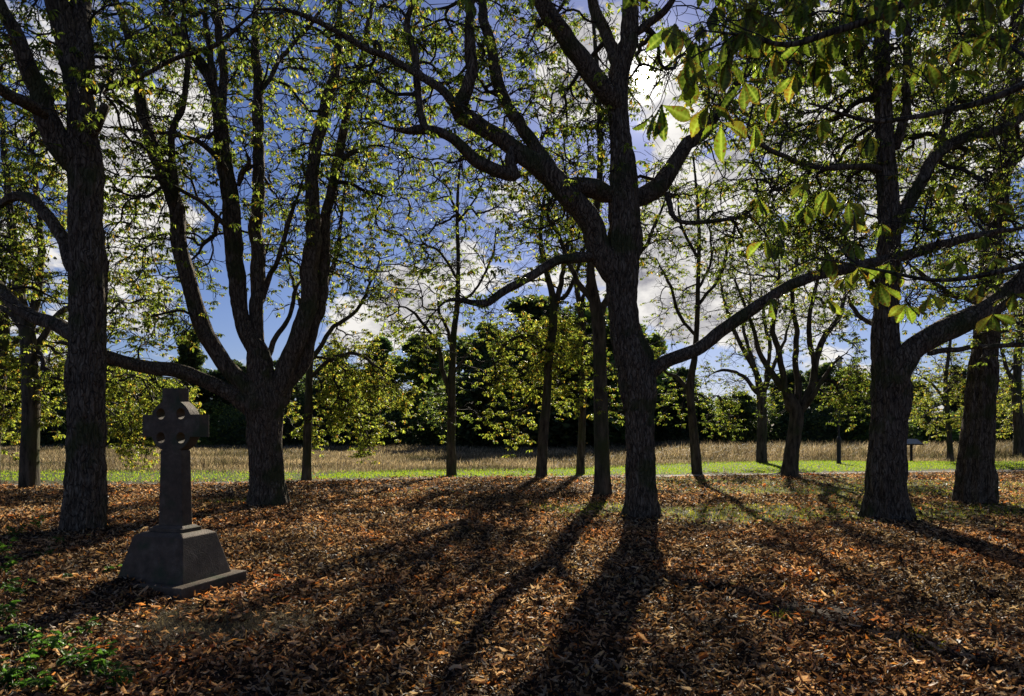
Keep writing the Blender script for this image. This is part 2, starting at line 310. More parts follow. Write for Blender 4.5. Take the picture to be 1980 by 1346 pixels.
def build_ground():
    n = 360
    u = np.linspace(-1, 1, n); xs = 22*u+600*u**7; ys = 20+22*u+600*u**7
    X, Y = np.meshgrid(xs, ys); Z = gh(X, Y)
    V = np.stack([X, Y, Z], -1).reshape(-1, 3)
    i = np.arange(n-1)[:, None]*n+np.arange(n-1)[None, :]
    q = np.stack([i, i+1, i+1+n, i+n], -1).reshape(-1, 4)
    o = np_mesh('ground', V, [q], ground_material(), smooth=True); structure(o)
    x, y = V[:, 0], V[:, 1]
    for nm, val in (('bare', bare_mask(x, y)*.9), ('turf', grass_mask(x, y)*.9), ('meadow', np.clip((y-meadow_y(x))/1.5+.5*(fbm(x*.5, y*.5, 1)-.5), 0, 1))):
        a = o.data.attributes.new(nm, 'FLOAT', 'POINT'); a.data.foreach_set('value', val.astype(np.float32))
    # worn footpath
    xs = np.linspace(-45, 45, 260); mb = []
    for k, off in enumerate((-.42, -.2, .0, .2, .42)):
        yy = path_y(xs)+off+.12*(vnoise(xs*.6, k*0+.5)-.5)*2+(.12*(vnoise(xs*1.7, k*3.1)-.5) if k in (0, 4) else 0)
        mb.append(np.stack([xs, yy, gh(xs, yy)+(.012 if k in (0, 4) else .022)], -1))
    V = np.stack(mb, 1).reshape(-1, 3); i = np.arange(259)[:, None]*5+np.arange(4)[None, :]
    q = np.stack([i, i+5, i+6, i+1], -1).reshape(-1, 4)
    pm = rough_mat('trodden_earth', [(.3, (.10, .085, .07)), (.7, (.22, .19, .155))], 9, .9, .5, 30)
    structure(np_mesh('path', V, [q], pm, smooth=True))
build_ground()

# ------------------------------------------------------------------ leaves, litter, grass
rng = np.random.default_rng(7)
def rotmat(yaw, pitch, roll):
    cy, sy, cp, sp, cr, sr = np.cos(yaw), np.sin(yaw), np.cos(pitch), np.sin(pitch), np.cos(roll), np.sin(roll)
    X = np.stack([cy*cp, sy*cp, sp], -1)
    Y0 = np.stack([-sy, cy, 0*cy], -1); Z0 = np.cross(X, Y0)
    Yv = Y0*cr[:, None]+Z0*sr[:, None]; Z = np.cross(X, Yv)
    return X, Yv, Z
def drift(x, y): return .07*gauss(x, y, -3.72, 6.62, .34, .24)+.06*gauss(x, y, -3.95, 6.85, .25, .25)
def litter(name, x, y, Lr, seed, mat=LITTER, zoff=.012, tilt=.55):
    r = np.random.default_rng(seed); n = len(x)
    Ln = Lr[0]+(Lr[1]-Lr[0])*r.random(n)**1.3; W = Ln*r.uniform(.15, .34, n)
    X, Yv, Z = rotmat(r.uniform(0, 2*np.pi, n), r.normal(0, tilt*.5, n), r.normal(0, tilt, n))
    us = np.array([-.5, 0, .5]); vs = np.array([-.5, 0, .5]); prof = np.array([.10, 1., .14])
    ca = r.normal(0, .75, n); cb = r.normal(.2, .85, n)
    P = np.zeros((n, 3, 3, 3))
    base = np.stack([x, y, gh(x, y)+drift(x, y)*r.random(n)+zoff+r.uniform(0, .06, n)], -1)
    for i, u in enumerate(us):
        for j, v in enumerate(vs):
            z = ca*Ln*u*u*2*.5+cb*W*v*v*2+(Ln*.06*r.normal(0, 1, n))
            P[:, i, j] = base+X*(u*Ln)[:, None]+Yv*(v*W*prof[i])[:, None]+Z*z[:, None]
    V = P.reshape(-1, 3)
    q0 = np.array([[i*3+j, i*3+j+3, i*3+j+4, i*3+j+1] for i in range(2) for j in range(2)])
    q = (np.arange(n)[:, None, None]*9+q0[None]).reshape(-1, 4)
    o = np_mesh(name, V, [q], mat, smooth=False); return o
def build_litter():
    r = np.random.default_rng(21); xs, ys, Ls = [], [], []
    def scatter(n, y0, y1, margin):
        y = np.sqrt(r.uniform(y0**2, y1**2, n)); x = r.uniform(-1, 1, n)*(y*.78+margin)
        return x, y
    for n, y0, y1, Lr in ((80000, 3.2, 6.5, (.025, .095)), (125000, 6.5, 11, (.03, .10)), (105000, 11, 17, (.04, .115)), (75000, 17, 27, (.055, .13))):
        n = int(n*1.18); x, y = scatter(n, y0, y1, 2.6)
        keep = r.random(n) > grass_mask(x, y)*.87
        keep &= r.random(n) > bare_mask(x, y)*.96
        lx = (x+3.415)*.951-(y-6.93)*.309; ly = (x+3.415)*.309+(y-6.93)*.951; keep &= ~((lx > -.45) & (lx < .64) & (ly > -.56) & (ly < .5))
        keep &= r.random(n) < (.35+1.1*fbm(x*.8, y*.8, 5.5))
        keep &= ~((np.abs(y-path_y(x)) < .38) & (r.random(n) < .93))
        keep &= ~((y > path_y(x)+.4) & (r.random(n) < np.clip((y-path_y(x))/2.2+.1, 0, .93)))
        xs.append(x[keep]); ys.append(y[keep]); Ls.append(Lr)
    # leaves drifted against the front and left of the plinth
    n = 1500; a = r.uniform(0, 1, n); x = -3.95+a*.62+r.normal(0, .08, n); y = 6.72-a*.24-np.abs(r.normal(0, .13, n)); xs.append(x); ys.append(y); Ls.append((.05, .12))
    parts = [litter('leaf_litter', x, y, Lr, 30+i, tilt=(.85, .85, .9, .9, .8)[i]) for i, (x, y, Lr) in enumerate(zip(xs, ys, Ls))]
    V, Q, k = [], [], 0
    for p in parts:
        me = p.data; v = np.empty(len(me.vertices)*3, np.float32); me.vertices.foreach_get('co', v)
        q = np.empty(len(me.polygons)*4, np.int32); me.loops.foreach_get('vertex_index', q)
        V.append(v.reshape(-1, 3)); Q.append(q.reshape(-1, 4)+k); k += len(me.vertices)
        bpy.data.objects.remove(p); bpy.data.meshes.remove(me)
    o = np_mesh('leaf_litter', np.concatenate(V), [np.concatenate(Q)], LITTER)
    o['kind'] = 'stuff'; o['label'] = 'curled brown and orange fallen leaves covering the ground under the trees'; o['category'] = 'leaf litter'
def blades(name, x, y, h, w, mat, lean, seed, label, cat, wind=0.0):
    r = np.random.default_rng(seed); n = len(x); z = gh(x, y)-.01
    h = h*r.uniform(.55, 1.25, n); a = r.uniform(0, np.pi, n); dx, dy = np.cos(a)*w*.5, np.sin(a)*w*.5
    lx = r.normal(0, lean, n)*h+wind*h; ly = r.normal(0, lean, n)*h
    b = np.stack([x, y, z], -1); d = np.stack([dx, dy, 0*dx], -1)
    m = b+np.stack([lx*.3, ly*.3, h*.6], -1); t = b+np.stack([lx, ly, h*(1-.3*np.minimum(1, (lx**2+ly**2)/(h*h)))], -1)
    V = np.stack([b-d, b+d, m+d*.7, m-d*.7, t], 1).reshape(-1, 3); k = np.arange(n)[:, None]*5
    o = np_mesh(name, V, [k+np.array([[0, 1, 2, 3]]), k+np.array([[3, 2, 4]])], mat)
    o['kind'] = 'stuff'; o['label'] = label; o['category'] = cat
    return o
def build_grass():
    r = np.random.default_rng(5)
    # green verge beyond the path
    n = 120000; y = r.uniform(22, 39, n); x = r.uniform(-1, 1, n)*(y*.78+2)
    dm = meadow_y(x)-y
    k = (y > path_y(x)+.7+1.4*fbm(x*.5, y*.5, 12)-.8*r.random(n)) & (dm > -1.0*r.random(n)) & (r.random(n) < np.where(x < -7, .45, 1)*(.6+.8*fbm(x*.7, y*.7, 2)))
    x, y = x[k], y[k]
    blades('verge_grass', x, y, .075, .022, GRASS, .5, 51, 'short bright green grass along the far side of the path', 'grass')
    n = 110000; y = r.uniform(9, 25, n); x = r.uniform(-1, 1, n)*(y*.78+1)
    k = (r.random(n) < grass_mask(x, y)*1.3) & (y < path_y(x)+.3) & (np.abs(y-path_y(x)) > .35); x, y = x[k], y[k]
    blades('thin_grass', x, y, .07, .012, GRASS_DULL, .6, 52, 'thin pale grass showing between the fallen leaves around the trunks', 'grass')
    # tall dry meadow
    xs, ys, hs, ws = [], [], [], []
    for n, y0, y1, w in ((70000, 28, 42, .03), (60000, 42, 60, .045), (40000, 60, 85, .07)):
        y = r.uniform(y0, y1, n); x = r.uniform(-1, 1, n)*(y*.78+3); k = (y > meadow_y(x)+1.2*(fbm(x*.4, y*.4, 7)-.5)*2) & (r.random(n) < .4+.9*fbm(x*.25, y*.25, 9))
        x, y = x[k], y[k]; rise = np.clip((y-meadow_y(x))/3.5, 0.25, 1)
        tall = np.clip((x-4)/10, 0, 1)
        xs.append(x); ys.append(y); hs.append((.34+.50*tall+.5*(fbm(x*.22, y*.35, 4)-.5)+.35*(fbm(x*1.1, y*1.3, 6)-.5))*rise); ws.append(np.full(len(x), w))
    n = 9000; x = r.uniform(-30, 34, n); y = meadow_y(x)+r.exponential(1.3, n)-1.0; xs.append(x); ys.append(y); hs.append(.12+.22*r.random(n)); ws.append(np.full(n, .02))
    blades('meadow_grass', np.concatenate(xs), np.concatenate(ys), np.concatenate(hs), np.concatenate(ws), HAY, .5, 53, 'tall dry straw coloured meadow grass behind the green verge', 'grass', .12)
    # dry grass at the foot of the cross
    n = 7000; x = r.normal(-2.35, .65, n); y = r.normal(5.72, .36, n)
    blades('dead_grass', x, y, .055, .007, HAY, 1.3, 54, 'flattened pale dead grass in front of the stone cross', 'grass')
    for (cx, cy, nn, s) in ((2.95, 5.1, 260, .22), (1.95, 5.95, 160, .2)):
        pass
build_litter(); build_grass()
def tuft(x, y, n, s, label):
    r = np.random.default_rng(int(abs(x*100)+y*10)); xx = r.normal(x, s, n); yy = r.normal(y, s*.7, n)
    d_ = np.hypot(xx-x, yy-y); k = d_ < s*1.6; xx, yy = xx[k], yy[k]
    o = blades('grass_tuft', xx, yy, .09, .006, GRASS_DULL, .6, 3, label, 'grass tuft'); del o['kind']; o['group'] = 'grass tufts among the fallen leaves'
tuft(2.95, 5.05, 260, .2, 'larger tuft of thin green grass near the bottom right corner')
tuft(2.35, 5.75, 130, .13, 'small tuft of thin grass left of and behind the larger tuft')

# ------------------------------------------------------------------ trees
def W3(px, py, Y): return np.array([(px-CX)/F*Y, Y, EYE-(py-HY)/F*Y])
def catmull(P, step):
    P = np.asarray(P, float); Q = np.vstack([2*P[0]-P[1], P, 2*P[-1]-P[-2]]); out = []
    for i in range(1, len(Q)-2):
        d = np.linalg.norm(Q[i+1][:3]-Q[i][:3]); m = max(1, int(d/step))
        for k in range(m):
            t = k/m; out.append(.5*((2*Q[i])+(-Q[i-1]+Q[i+1])*t+(2*Q[i-1]-5*Q[i]+4*Q[i+1]-Q[i+2])*t*t+(-Q[i-1]+3*Q[i]-3*Q[i+1]+Q[i+2])*t**3))
    out.append(Q[-2]); return np.array(out)
def bark_disp(seed, amp, lobes, flare_h, flute=.035):
    def f(rr, th, s):
        R = rr
        c, sn = np.cos(th), np.sin(th)
        big = fbm(c*1.3+seed, sn*1.3, s*.5, 2)-.5
        rid = (1-np.abs(fbm(c*R*11+seed*3, sn*R*11, s*1.5, 3)-.5)*2)**3*.9
        knot = np.clip(fbm(c*1.8+seed*5, sn*1.8, s*1.1+seed, 2)-.62, 0, 1)
        cr = fbm(c*R*26+seed, sn*R*26+4, s*7, 2)-.5
        fl = np.exp(-s/flare_h) if flare_h > 0 else 0*s
        lob = (np.cos(th*lobes+seed)+.6*np.cos(th*(lobes+2)+seed*2.3))*.5
        groove = np.cos(th*(lobes*2-1)+seed+s*.35)
        return R*(1+.16*big+fl*(.30+.45*lob)+flute*groove+.9*knot)*.92-amp*rid*.8+amp*.8*cr
    return f
class Tree:
    def __init__(s, name, depth, label, seed, bark=BARK, leaf=LEAF, group='horse chestnut trees in the grove', cat='tree', twig_r=.0085, leaf_len=(.075, .13), detail=1.0, tip_leaf=.6, flute=.035, dens=1.5):
        s.name, s.depth, s.label, s.bark, s.leaf, s.group, s.cat = name, depth, label, bark, leaf, group, cat
        s.r = np.random.default_rng(seed); s.seed = seed; s.limbs = []; s.twig_r, s.leaf_len, s.detail, s.tip_leaf, s.flute, s.dens = twig_r, leaf_len, detail, tip_leaf, flute, dens
        if leaf is not LEAF: s.leaf_len, s.dens = (.10, .16), 1.0
        elif detail < 1: s.leaf_len = (.09, .14)
        s.P = []; s.PL = []; s.T = []; s.BR = []; s.br = []     # skeleton nodes; grown branches
        s.leaves = []; s.tw = []; s.tips = []
    def limb(s, pts, d0=0.0, d1=0.0, trunk=False, free=True, flare=0.0, name='limb'):
        """pts: (px, py, width px); depth runs from d0 to d1 metres off the tree's own depth"""
        pts = np.array(pts, float); n = len(pts); t = np.linspace(0, 1, n)
        Q = []
        for (px, py, w), k in zip(pts, t):
            Y = s.depth+d0+(d1-d0)*k; p = W3(px, py, Y); Q.append([*p, w/2/F*Y])
        Q = np.array(Q)
        C = catmull(Q, .035 if trunk and s.detail >= 1 else .09)
        if not trunk:
            m = len(C); arc = np.arange(m)*.09; nz = np.stack([vnoise(arc*1.6+s.seed*7+len(s.limbs)*13, k*9.1) for k in range(3)], 1)-.5
            nz = nz+.5*(np.stack([vnoise(arc*4.5+s.seed*3+len(s.limbs)*7, k*4.1) for k in range(3)], 1)-.5)
            C[:, :3] += nz*np.minimum(C[:, 3:4]*1.5, .085)*np.clip(arc/.3, 0, 1)[:, None]
            u_ = np.clip(arc/(C[0, 3]*1.8), 0, 1); C[:, 3] *= .5+.5*u_*u_*(3-2*u_)      # swells out of the wood it leaves
            if free: C[:, 3] *= 1-.6*np.clip((t_:=arc/arc[-1])-.75, 0, 1)/.25
        s.limbs.append((name if not trunk else 'trunk', C, trunk, flare))
        if free: s.tips.append(C[int(len(C)*.45):, :3])
        al = np.concatenate([[0], np.cumsum(np.linalg.norm(np.diff(C[:, :3], axis=0), axis=1))])
        T = np.gradient(C[:, :3], axis=0); T /= np.linalg.norm(T, axis=1)[:, None]
        if free:
            for i in range(2, len(C), 4 if trunk else 2):
                if C[i, 2] > 2.2 or not trunk:
                    s.P.append(C[i, :3]); s.PL.append(al[i]*.4+(1.5 if trunk else 0)); s.T.append(T[i]); s.BR.append((-1, 0))
    def grow(s, targets, reach_up=.25, leafiness=1.0, twigs=5, droop=.25):
        if not len(targets): return
        P0 = np.array(s.P); tg = np.array(targets)
        d = np.array([np.min(np.linalg.norm(P0-t, axis=1)) for t in tg]); order = np.argsort(d+s.r.normal(0, .3, len(d)))
        for ti in order:
            t = tg[ti]; P = np.array(s.P); PL = np.array(s.PL)
            dd = np.linalg.norm(P-t, axis=1); cost = dd+.30*PL+np.where(dd < .25, 3, 0)
            j = int(np.argmin(cost)); p = P[j]; L = dd[j]; T = s.T[j]
            dirt = (t-p)/(L+1e-6)
            side = s.r.normal(0, 1, 3); side -= dirt*side.dot(dirt)
            d0 = T*.45+dirt*.75+side*.22+np.array([0, 0, reach_up]); d0 /= np.linalg.norm(d0)
            d1 = dirt+np.array([0, 0, -droop])+s.r.normal(0, .3, 3); d1 /= np.linalg.norm(d1)
            n = max(5, int(L/.11)); u = np.linspace(0, 1, n)[:, None]
            c1 = p+d0*L*.42; c2 = t-d1*L*.30
            C = (1-u)**3*p+3*(1-u)**2*u*c1+3*(1-u)*u*u*c2+u**3*t
            arc = u[:, 0]*L
            nz = np.stack([vnoise(arc*3.1+ti*3.7+s.seed, k*5.3+ti) for k in range(3)], 1)-.5
            C = C+nz*min(.30, .20*L+.03)*np.sin(np.pi*np.clip(u, 0, 1))**.6
            b = len(s.br); s.br.append([C, s.BR[j], np.zeros(n)+1.0])
            TT = np.gradient(C, axis=0); TT /= np.linalg.norm(TT, axis=1)[:, None]+1e-9
            for i in range(2 if n > 4 else 1, n):
                s.P.append(C[i]); s.PL.append(PL[j]+arc[i]); s.T.append(TT[i]); s.BR.append((b, i))
            s.twigs_on(C, TT, twigs, leafiness, droop)
    def twigs_on(s, C, TT, k, leafiness, droop):
        n = len(C); r = s.r
        for q in range(k):
            i = n-1 if q == 0 else int(r.integers(max(1, n//3), n))
            d = TT[i]*.8+r.normal(0, .6, 3); d[2] -= droop*.4; d /= np.linalg.norm(d); L = r.uniform(.22, .62)
            m = 5; P = [C[i]]; dd = d.copy()
            for a in range(m-1):
                dd = dd+r.normal(0, .22, 3)+np.array([0, 0, .10 if a > 1 else -.10*droop*2]); dd /= np.linalg.norm(dd); P.append(P[-1]+dd*L/(m-1))
            P = np.array(P); s.tw.append(P)
            if r.random() > leafiness*.82: continue
            for a in (4, 3, 2):
                if a < 4 and r.random() > .28*leafiness: continue
                for f in range(int(r.integers(3, 6)) if a == 4 else 1):
                    s.palm(P[a], dd)
    def palm(s, p, dd):
        r = s.r; out = r.normal(0, 1, 3); out[2] = -abs(out[2])*.2-.1; out /= np.linalg.norm(out)
        hub = p+out*r.uniform(.04, .11); yaw0 = r.uniform(0, 2*np.pi); L = r.uniform(s.leaf_len[0]*.8, s.leaf_len[1]*1.12); dr = r.uniform(.1, 1.1)
        for q in range(int(r.integers(3, 6))):
            yaw = yaw0+q*1.15+r.normal(0, .15); s.leaves.append((*hub, yaw, -dr+r.normal(0, .2), r.normal(0, .5), L*(1-.12*abs(q-2))))
    def boughs(s, n, L0=1.6, L1=3.4):
        """long arching side branches, so that the spray hangs from real wood"""
        P = np.array(s.P); T = np.array(s.T); ok = np.nonzero(P[:, 2] > 3.2)[0]
        if not len(ok): return
        for k in range(n):
            i = int(s.r.choice(ok)); a = s.r.uniform(0, 6.283); d = np.array([math.cos(a)*1.0, math.sin(a)*.9+.15, s.r.uniform(-.15, .75)])+T[i]*.5
            d /= np.linalg.norm(d); s.grow([P[i]+d*s.r.uniform(L0, L1)], leafiness=.5, twigs=7, droop=.2)
    def blob(s, px, py, rx, ry, n, dd=0.0, rd=1.5, leaf=1.0, twigs=5, droop=.25):
        if not s.br: s.boughs(26 if s.detail >= 1 else 12, *((1.6, 3.6) if s.detail >= 1 else (1.0, 2.4)))
        out = []
        for i in range(int(n*s.dens)):
            v = s.r.normal(0, 1, 3); v /= np.linalg.norm(v); v *= s.r.random()**.33*1.12
            Y = max(s.depth*.5, s.depth+dd+(v[1]+.55)*rd); out.append(W3(px+v[0]*rx, py+v[2]*ry, Y))
            out[-1][2] = max(out[-1][2], .75)
        s.grow(out, leafiness=leaf, twigs=twigs, droop=droop)
    def build(s):
        for C in s.tips:                       # every limb ends in branching wood
            L = np.linalg.norm(C[-1]-C[0]); n = int(3+L*4)*(1 if s.detail >= 1 else 1)
            out = []
            for k in range(n):
                i = s.r.integers(0, len(C)) if k > 2 else len(C)-1
                d = (C[-1]-C[max(0, len(C)-8)]); d = d/(np.linalg.norm(d)+1e-6); v = s.r.normal(0, 1, 3)*[1, 1, .8]+d*1.2; v /= np.linalg.norm(v)
                out.append(C[i]+v*s.r.uniform(.35, 1.3))
            s.grow(out, leafiness=s.tip_leaf*.8, twigs=7, droop=.3)
        trunk = next(l for l in s.limbs if l[2]); base = trunk[1][0]
        root = empty(s.name, (base[0], base[1], float(gh(base[0], base[1]))), s.label, s.cat, s.group); s.root = root
        for k, (nm, C, tr, flare) in enumerate(s.limbs):
            mb = MB(); R = C[:, 3]
            if tr:
                sides = 120 if s.detail >= 1 else 24
                C = C.copy(); C[0, 2] -= .0
                C = np.vstack([[C[0, 0], C[0, 1], C[0, 2]-.35, C[0, 3]*1.02], C])
                mb.tube(C[:, :3], C[:, 3], sides, bark_disp(s.seed+k*1.7, .045 if s.detail >= 1 else .015, 5, flare, s.flute))
            else:
                mb.tube(C[:, :3], R, 20 if s.detail >= 1 else 10, bark_disp(s.seed+k*2.7, .016 if s.detail >= 1 else .005, 3, 0))
            adopt(mb.build(nm, s.bark, None, True), root)
        # pipe model for the grown branches
        acc = [np.ones(len(b[0])) for b in s.br]
        for b in range(len(s.br)-1, -1, -1):
            pb, pi = s.br[b][1]
            if pb >= 0: acc[pb][:pi+1] += acc[b][0]
        mb = MB()
        for (C, par, _), a in zip(s.br, acc):
            R = s.twig_r*1.15*a**.46; R *= np.linspace(1, .8, len(R)); mb.tube(C, R, 6 if R[0] > .02 else 4, cap=False)
        for P in s.tw: mb.tube(P, np.linspace(s.twig_r, s.twig_r*.45, len(P)), 3, cap=False)
        if mb.n: adopt(mb.build('branches' if False else 'twig_spray', TWIG, None, True), root)
        if s.leaves: adopt(leaf_mesh('crown', np.array(s.leaves), s.leaf, s.seed), root)
        return root
def leaf_mesh(name, A, mat, seed, wr=(.34, .48)):
    r = np.random.default_rng(seed); n = len(A); hub = A[:, :3]; Ln = A[:, 6]; W = Ln*r.uniform(*wr, n)
    X, Yv, Z = rotmat(A[:, 3], np.clip(A[:, 4], -1.5, 1.2), A[:, 5]); dr = r.uniform(-.05, .35, n)
    tpl = [(0, 0, 0), (.62, .5, .12), (.62, -.5, .12), (.58, 0, 0), (1, 0, -1)]
    V = np.zeros((n, 5, 3))
    for i, (u, v, z) in enumerate(tpl):
        zz = z*W if z >= 0 else -dr*Ln
        V[:, i] = hub+X*(u*Ln)[:, None]+Yv*(v*W)[:, None]+Z*(zz)[:, None]
    t = np.array([[0, 2, 3], [0, 3, 1], [3, 2, 4], [1, 3, 4]])
    return np_mesh(name, V.reshape(-1, 3), [(np.arange(n)[:, None, None]*5+t[None]).reshape(-1, 3)], mat)

def dep(py): return EYE*F/(py-HY)
def all_trees():
    out = []
    # A: big old trunk at the left edge, just behind the cross
    t = Tree('chestnut_tree', dep(1033), 'thick dark ridged trunk just left of the stone cross, forking high up', 11)
    t.limb([(160, 1033, 82), (163, 960, 74), (165, 880, 70), (168, 700, 72), (168, 500, 70), (166, 400, 66), (166, 340, 70), (160, 260, 58), (152, 180, 52), (132, 95, 48), (108, 0, 46), (90, -90, 40), (80, -190, 30), (80, -300, 16)], trunk=True, flare=.35)
    t.limb([(158, 150, 44), (160, 80, 40), (156, 0, 38), (160, -100, 30), (150, -220, 18)], 0, .8)
    t.limb([(160, 352, 56), (121, 285, 53), (85, 215, 46), (62, 150, 38), (40, 100, 34), (14, 36, 28), (-10, -30, 24), (-40, -120, 14)], 0, -1.0)
    t.limb([(90, 225, 34), (60, 202, 27), (36, 190, 25), (0, 165, 23), (-50, 120, 16)], -.5, -1.6)
    t.limb([(168, 275, 26), (186, 236, 24), (203, 200, 17)], 0, -.3, free=False, name='broken_stub')
    t.limb([(150, 660, 34), (132, 645, 31), (80, 618, 29), (36, 593, 28), (0, 557, 27), (-50, 520, 22), (-110, 500, 12)], 0, 1.2)
    t.limb([(150, 530, 34), (136, 512, 30), (107, 442, 27), (72, 392, 24), (36, 374, 21), (0, 392, 18), (-40, 430, 12)], 0, .9)
    t.limb([(172, 178, 18), (240, 155, 13), (300, 130, 11), (370, 100, 11), (420, 80, 10), (470, 45, 9), (510, 8, 7)], -.2, .2)
    t.blob(110, 350, 200, 260, 34, 1.5, 2.0, .6); t.blob(50, 70, 120, 110, 24, 0, 1.8, .8); t.blob(250, 70, 120, 90, 26, 0, 1.6, .8); t.blob(60, 300, 90, 90, 22, .5, 1.5, .6)
    t.blob(300, 260, 90, 80, 16, .8, 1.2, .5); t.blob(-60, 500, 80, 80, 12, 1, 1.2, .8); t.blob(100, -150, 220, 90, 16, 0, 2.0, .8); t.blob(40, 480, 60, 60, 10, 1, 1, .7)
    out.append(t)
    # B: many stems, right behind the cross
    t = Tree('chestnut_tree', dep(978), 'many stemmed spreading tree behind the cross with one limb reaching left', 22)
    t.limb([(520, 978, 84), (517, 930, 70), (514, 880, 67), (512, 820, 72), (510, 780, 84), (504, 730, 60), (497, 680, 44), (480, 650, 38), (466, 610, 36), (460, 565, 36), (453, 480, 36), (446, 392, 35), (432, 303, 32), (424, 214, 30), (408, 160, 22), (385, 120, 21), (342, 64, 18), (314, 0, 16), (280, -90, 12), (260, -180, 7)], trunk=True, flare=.4)
    t.limb([(505, 815, 50), (478, 782, 38), (430, 748, 33), (385, 727, 31), (340, 714, 31), (278, 707, 29), (205, 691, 25), (140, 668, 18), (95, 660, 10)], 0, -.8)
    t.limb([(500, 800, 48), (474, 750, 40), (428, 697, 36), (392, 633, 35), (371, 565, 34), (353, 493, 33), (335, 392, 31), (303, 314, 28), (278, 228, 26), (267, 160, 23), (250, 82, 20), (228, 0, 18), (200, -100, 10)], 0, -1.2)
    t.limb([(336, 400, 20), (340, 350, 16), (330, 285, 15), (332, 243, 14), (357, 185, 13), (364, 100, 12), (350, 20, 9), (340, -60, 6)], -.7, -1.4)
    t.limb([(424, 220, 24), (433, 160, 19), (424, 70, 18), (412, 0, 16), (405, -100, 10)], 0, .5)
    t.limb([(418, 190, 18), (408, 130, 14), (402, 70, 13), (396, 0, 11)], 0, -.4)
    t.limb([(505, 770, 46), (501, 690, 30), (499, 618, 29), (498, 530, 29), (495, 480, 28), (499, 357, 26), (499, 250, 24), (498, 143, 20), (494, 0, 16), (500, -120, 9)], 0, .7)
    t.limb([(520, 800, 48), (532, 750, 42), (552, 705, 38), (578, 654, 37), (596, 600, 36), (600, 511, 35), (605, 440, 32), (606, 392, 30), (606, 321, 27), (617, 250, 24), (638, 178, 22), (653, 90, 19), (660, 0, 16), (664, -110, 9)], 0, .4)
    t.limb([(535, 800, 40), (556, 743, 32), (585, 697, 28), (613, 618, 26), (624, 511, 25), (629, 440, 23), (638, 392, 22), (658, 290, 20), (672, 214, 18), (699, 107, 16), (720, 0, 13), (735, -90, 8)], .2, 1.2)
    t.limb([(636, 390, 16), (648, 345, 13), (668, 305, 12), (690, 288, 11), (704, 290, 8), (712, 305, 5)], .8, .6)
    t.limb([(512, 700, 14), (525, 670, 12), (549, 630, 10), (572, 570, 9), (590, 530, 6)], .2, 1.2)
    t.limb([(504, 590, 14), (518, 540, 12), (535, 511, 11), (556, 450, 10), (575, 390, 8), (590, 340, 5)], .3, -.8)
    t.limb([(500, 190, 14), (515, 165, 11), (546, 107, 10), (599, 50, 9), (640, 0, 7)], .4, 1.0)
    t.limb([(462, 360, 14), (470, 330, 12), (478, 316, 10), (470, 290, 8)], 0, -.5)
    t.limb([(440, 440, 12), (400, 400, 10), (350, 370, 9), (290, 345, 8), (230, 340, 6)], -.2, -1.6)
    t.limb([(440, 330, 12), (410, 295, 11), (375, 270, 10), (320, 256, 8), (230, 246, 7), (200, 246, 5)], -.2, -1.2)
    t.blob(450, 330, 330, 270, 110, 1.5, 2.6, .6); t.blob(330, 90, 150, 110, 30, 0, 2.2, .8); t.blob(560, 110, 130, 110, 30, 0, 2.2, .8); t.blob(720, 420, 90, 160, 24, 1, 1.8, .6); t.blob(700, 300, 80, 100, 26, .5, 1.6, .6)
    t.blob(280, 460, 110, 90, 34, -.5, 1.6, .75); t.blob(270, 620, 110, 50, 26, -.3, 1.6, .85); t.blob(430, 300, 180, 160, 40, 0, 2.4, .55); t.blob(650, 480, 60, 90, 16, .6, 1.5, .6)
    t.blob(450, -110, 280, 90, 22, 0, 2.4, .8); t.blob(700, 60, 70, 100, 18, .6, 1.6, .7); t.blob(560, 420, 110, 150, 16, 0, 2, .5)
    out.append(t)
    # C: the main tree in front of the sun
    t = Tree('chestnut_tree', dep(1003), 'largest dark tree in front of the sun, casting the longest shadow towards the viewer', 33)
    t.limb([(1237, 1003, 78), (1238, 960, 66), (1239, 900, 62), (1237, 820, 62), (1236, 760, 72), (1226, 700, 74), (1212, 654, 66), (1205, 600, 63), (1203, 547, 65), (1206, 480, 70), (1207, 420, 68), (1206, 370, 64), (1202, 285, 50), (1197, 214, 42), (1198, 143, 44), (1216, 71, 40), (1218, 0, 36), (1222, -110, 26), (1226, -220, 14)], trunk=True, flare=.3)
    t.limb([(1200, 560, 56), (1172, 500, 52), (1146, 445, 50), (1120, 398, 50), (1075, 345, 50), (1018, 305, 40), (965, 262, 36), (915, 232, 36), (890, 212, 36), (897, 195, 32), (907, 160, 27), (907, 71, 26), (915, 0, 24), (925, -100, 14)], 0, -1.2)
    t.limb([(1195, 385, 44), (1150, 365, 42), (1103, 360, 38), (1070, 352, 36)], 0, -.4)
    t.limb([(895, 222, 24), (872, 196, 20), (840, 164, 17), (783, 132, 15), (711, 93, 14), (660, 61, 13), (606, 36, 12), (553, 18, 11), (499, 18, 8), (450, 12, 5)], -1.1, -2.4)
    t.limb([(1090, 375, 30), (1060, 325, 30), (1014, 250, 28), (986, 214, 26), (968, 171, 26), (954, 107, 24), (940, 46, 22), (934, 0, 20), (925, -90, 12)], -.3, .8)
    t.limb([(990, 285, 22), (985, 310, 24), (998, 343, 26)], -.6, -.7, free=False, name='broken_stub')
    t.limb([(998, 345, 28), (961, 333, 27), (918, 307, 26), (872, 271, 22), (825, 250, 20), (783, 246, 15), (740, 244, 9)], -.7, -1.6)
    t.limb([(828, 254, 20), (822, 243, 18), (815, 196, 16), (803, 120, 16), (785, 50, 14), (800, 0, 12), (815, -70, 8)], -1.4, -1.0)
    t.limb([(1200, 225, 42), (1182, 185, 42), (1146, 143, 42), (1104, 89, 38), (1068, 43, 35), (1043, 0, 32), (1010, -80, 22), (990, -160, 12)], 0, -1.0)
